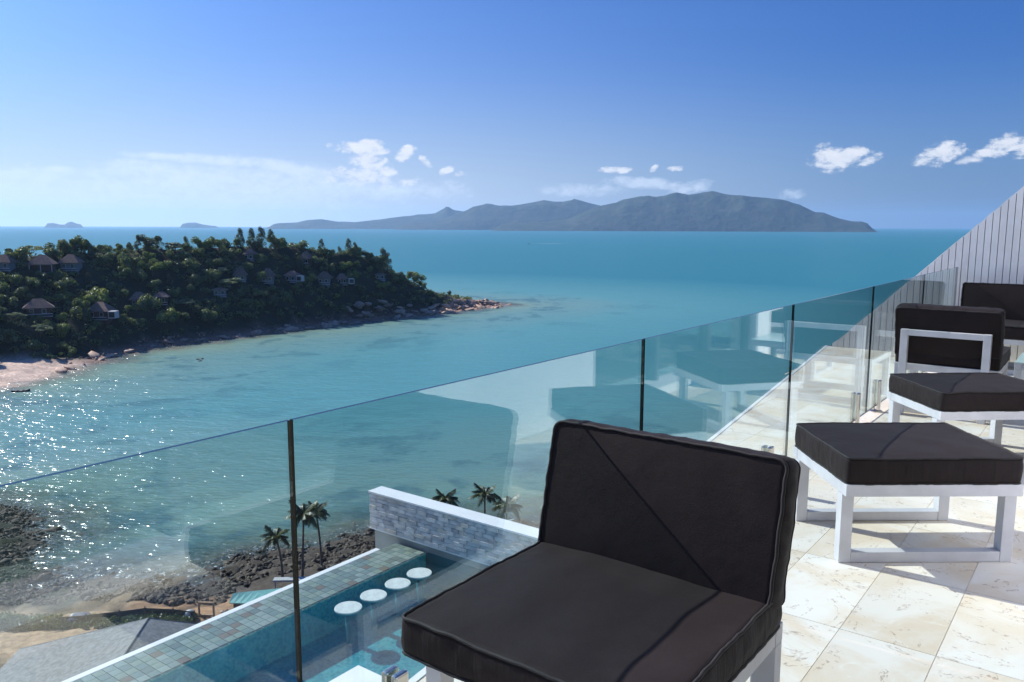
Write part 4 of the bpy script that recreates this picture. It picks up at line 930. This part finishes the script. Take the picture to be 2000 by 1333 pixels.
def cushion(name, a, b_, h, puff=.02, bulge=.01, seed=0, rc=.035):
    """rectangular box cushion, origin at the centre of its underside"""
    nx, ny, nz = 44, 38, 8; vid = {}; V = []; F = []
    def vert(i, j, k):
        key = (i, j, k)
        if key in vid: return vid[key]
        u, v, w = 2*i/nx-1, 2*j/ny-1, 2*k/nz-1; x, y = u*a/2, v*b_/2
        cx, cy = max(-a/2+rc, min(a/2-rc, x)), max(-b_/2+rc, min(b_/2-rc, y)); dx, dy = x-cx, y-cy; L_ = math.hypot(dx, dy)
        if L_ > rc: x, y = cx+dx*rc/L_, cy+dy*rc/L_
        side = (i in (0, nx) or j in (0, ny))
        per = math.atan2(y, x)*6+seed*3
        px_, py_ = (x/(a/2)), (y/(b_/2))
        if side:
            gth = mn.noise(Vector((x*34+seed, y*34, w*1.2)))*.0045*(1-.2*abs(w))+mn.noise(Vector((x*6, y*6, seed)))*.004
            o_ = bulge*(1-w*w)+gth; l2 = math.hypot(px_**7, py_**7) or 1; x += o_*(px_**7)/l2; y += o_*(py_**7)/l2
        e1 = (1-abs(u)**3.2)*(1-abs(v)**3.2); rim = max(abs(u), abs(v))
        wr = mn.noise(Vector((x*7+seed*5, y*7, 1)))*.006*(1-rim*.3)+mn.noise(Vector((x*26, y*26, seed)))*.0022*sm(np.array(rim), .6, .95)
        z = h/2+w*h/2
        z += (puff*e1+float(wr))*w*(1 if w > 0 else .35)
        z += mn.noise(Vector((x*3, y*3, seed+4)))*.006*(1 if w > 0 else 0)
        V.append((x, y, z)); vid[key] = len(V)-1; return vid[key]
    for i in range(nx):
        for j in range(ny):
            F.append((vert(i,j,nz), vert(i+1,j,nz), vert(i+1,j+1,nz), vert(i,j+1,nz))); F.append((vert(i,j,0), vert(i,j+1,0), vert(i+1,j+1,0), vert(i+1,j,0)))
    for k in range(nz):
        for i in range(nx): F.append((vert(i,0,k), vert(i+1,0,k), vert(i+1,0,k+1), vert(i,0,k+1))); F.append((vert(i,ny,k), vert(i,ny,k+1), vert(i+1,ny,k+1), vert(i+1,ny,k)))
        for j in range(ny): F.append((vert(0,j,k), vert(0,j,k+1), vert(0,j+1,k+1), vert(0,j+1,k))); F.append((vert(nx,j,k), vert(nx,j+1,k), vert(nx,j+1,k+1), vert(nx,j,k+1)))
    loops = []
    for k in (0, nz):
        ring = [(i, 0) for i in range(nx)]+[(nx, j) for j in range(ny)]+[(i, ny) for i in range(nx, 0, -1)]+[(0, j) for j in range(ny, 0, -1)]
        loops.append([V[vid[(i, j, k)]] for i, j in ring])
    me = np_mesh(name, V, F, M_FAB, True); pm_ = MB()
    for lp in loops: pm_.tube(lp, .0052, 6, closed=True)
    return me, pm_.mesh('piping', M_PIPE, True)
def add_cushion(name, parent, dims, loc, rot=(0,0,0), **k):
    me, pi = cushion(name, *dims, **k); o = link(name, me, parent, loc, rot); link('piping', pi, o); return o
TB = .058
def bar(mb, a, b_):
    x0, x1 = sorted((a[0], b_[0])); y0, y1 = sorted((a[1], b_[1])); z0, z1 = sorted((a[2], b_[2])); return mb.box(x0, x1, y0, y1, z0, z1, .003)
def base_frame(o, w, d, h=.40, inset=.085, dy=0.0):
    """two closed rectangular loops (front and rear) joined by side rails; w along x, d along y"""
    for sy_ in (-1, 1):
        y0 = sy_*(d/2-inset)-TB/2+dy
        for sx_ in (-1, 1):
            x0 = sx_*(w/2-TB/2)-TB/2; link('leg', MB().box(x0, x0+TB, y0, y0+TB, 0, h-TB-.001, .003).mesh('leg', M_FRM), o)
        link('foot_rail', MB().box(-w/2+TB+.001, w/2-TB-.001, y0+.001, y0+TB-.001, .001, TB-.006, .003).mesh('foot_rail', M_FRM), o)
    for sy_ in (-1, 1): link('seat_rail', MB().box(-w/2, w/2, sy_*(d/2-TB/2)-TB/2+dy, sy_*(d/2-TB/2)+TB/2+dy, h-TB, h, .003).mesh('seat_rail', M_FRM), o)
    for sx_ in (-1, 1): link('side_rail', MB().box(sx_*(w/2-TB/2)-TB/2+.001, sx_*(w/2-TB/2)+TB/2-.001, -d/2+TB+.001+dy, d/2-TB-.001+dy, h-TB+.001, h-.001, .003).mesh('side_rail', M_FRM), o)
    for q in (-.2, 0, .2): link('cross_slat', MB().box(q*w-.02, q*w+.02, -d/2+TB+.001+dy, d/2-TB-.001+dy, h-.03, h-.012).mesh('cross_slat', M_FRM), o)
def footstool(cx, cy, rot, label, seed):
    o = tag(link('footstool', None, None, (cx, cy, FL+.001), (0, 0, rot)), label, 'footstool', 'cushioned footstools on the terrace')
    base_frame(o, .84, .70, inset=.07); add_cushion('seat_cushion', o, (.83, .69, .125), (0, 0, .401), puff=.008, bulge=.006, seed=seed, rc=.02); return o
footstool(1.985, 4.055, R(.9), 'dark cushioned footstool nearest the camera, right of the front armchair', 1)
footstool(3.21, 5.60, R(3), 'dark cushioned footstool standing between the nearer footstool and the far armchair', 2)
def armchair(n, s, rot, label, seed, w=.785, d=.82):
    """local x across the chair, local y towards its back"""
    o = tag(link('armchair', None, None, P(n, s, FL+.001), (0, 0, rot)), label, 'chair', 'low armless terrace chairs')
    base_frame(o, w, d-.10, h=.43, inset=.0305, dy=.05)
    add_cushion('seat_cushion', o, (w, d-.02, .105), (0, -.01, .431), puff=.014, bulge=.007, seed=seed, rc=.025)
    add_cushion('back_cushion', o, (w+.01, .44, .12), (0, d/2-.10, .725), (-R(90+13), 0, 0), puff=.022, bulge=.012, seed=seed+9, rc=.03)
    mb = MB(); y0 = d/2-.055; hw = .31
    y0 = d/2+.052
    for sx_ in (-1, 1): mb.box(sx_*hw-TB/2, sx_*hw+TB/2, y0, y0+TB, .0, .735, .003)
    mb.box(-hw+TB/2, hw-TB/2, y0+.001, y0+TB-.001, .685, .733, .003)
    link('back_frame', mb.mesh('back_frame', M_FRM), o)
    return o
# front chair: back towards +s
armchair(1.1235, 1.92, PHI-math.pi/2, 'large dark-cushioned armchair in the foreground with its back cushion upright', 5)
armchair(1.16, 8.05, PHI+math.pi/2, 'farther dark armchair turned away, white back frame showing', 8)
# sofa at the end wall
sf = tag(link('sofa', None, None, P(.55, 10.62, FL+.001), (0, 0, PHI-math.pi/2)), 'dark cushioned sofa against the slatted wall', 'sofa')
base_frame(sf, 1.98, .82, inset=.12)
add_cushion('seat_cushion', sf, (1.96, .80, .135), (0, -.01, .401), puff=.012, bulge=.006, seed=21, rc=.025)
for k in (-1, 1): add_cushion('back_cushion', sf, (.985, .44, .15), (k*.495, .31, .73), (-R(100), 0, 0), puff=.03, bulge=.012, seed=30+k, rc=.03)
tb = tag(link('coffee_table', None, None, P(.40, 9.05, FL+.001), (0, 0, PHI)), 'low white table in front of the sofa', 'table')
base_frame(tb, .7, .7, .36, inset=.03); link('table_top', MB().box(-.35,.35,-.35,.35,.361,.372,.002).mesh('table_top', material('frosted_glass', (.62,.78,.74), .15)), tb)

# ------------------------------------------------------------------ tell look-alikes apart by their order across the view
ORD = ['leftmost','second from left','third from left','fourth from left','fifth from left','sixth from left','seventh from left','eighth from left','ninth from left','tenth from left',
       'eleventh from left','twelfth from left']+[q+' from left' for q in ('thirteenth','fourteenth','fifteenth','sixteenth','seventeenth','eighteenth','nineteenth','twentieth','twenty-first','twenty-second','twenty-third','twenty-fourth','twenty-fifth')]
buckets = {}
for o in COL.objects:
    if o.get('group') in ('trees on the wooded headland', 'boulders round the headland', 'dark rocks along the near shore', 'stones scattered on the building site'):
        buckets.setdefault(o['label'], []).append(o)
for lab, lst in buckets.items():
    if len(lst) < 2: continue
    lst.sort(key=lambda o: project(*o.location)[0])
    for i, o in enumerate(lst):
        j = len(lst)-1-i
        nm = 'rightmost' if j == 0 else ORD[i] if i <= j and i < len(ORD) else ORD[j].replace('from left', 'from right') if 0 < j < len(ORD) else None
        if nm: o['label'] = (nm+' '+lab) if nm in ('leftmost', 'rightmost') else lab+', '+nm
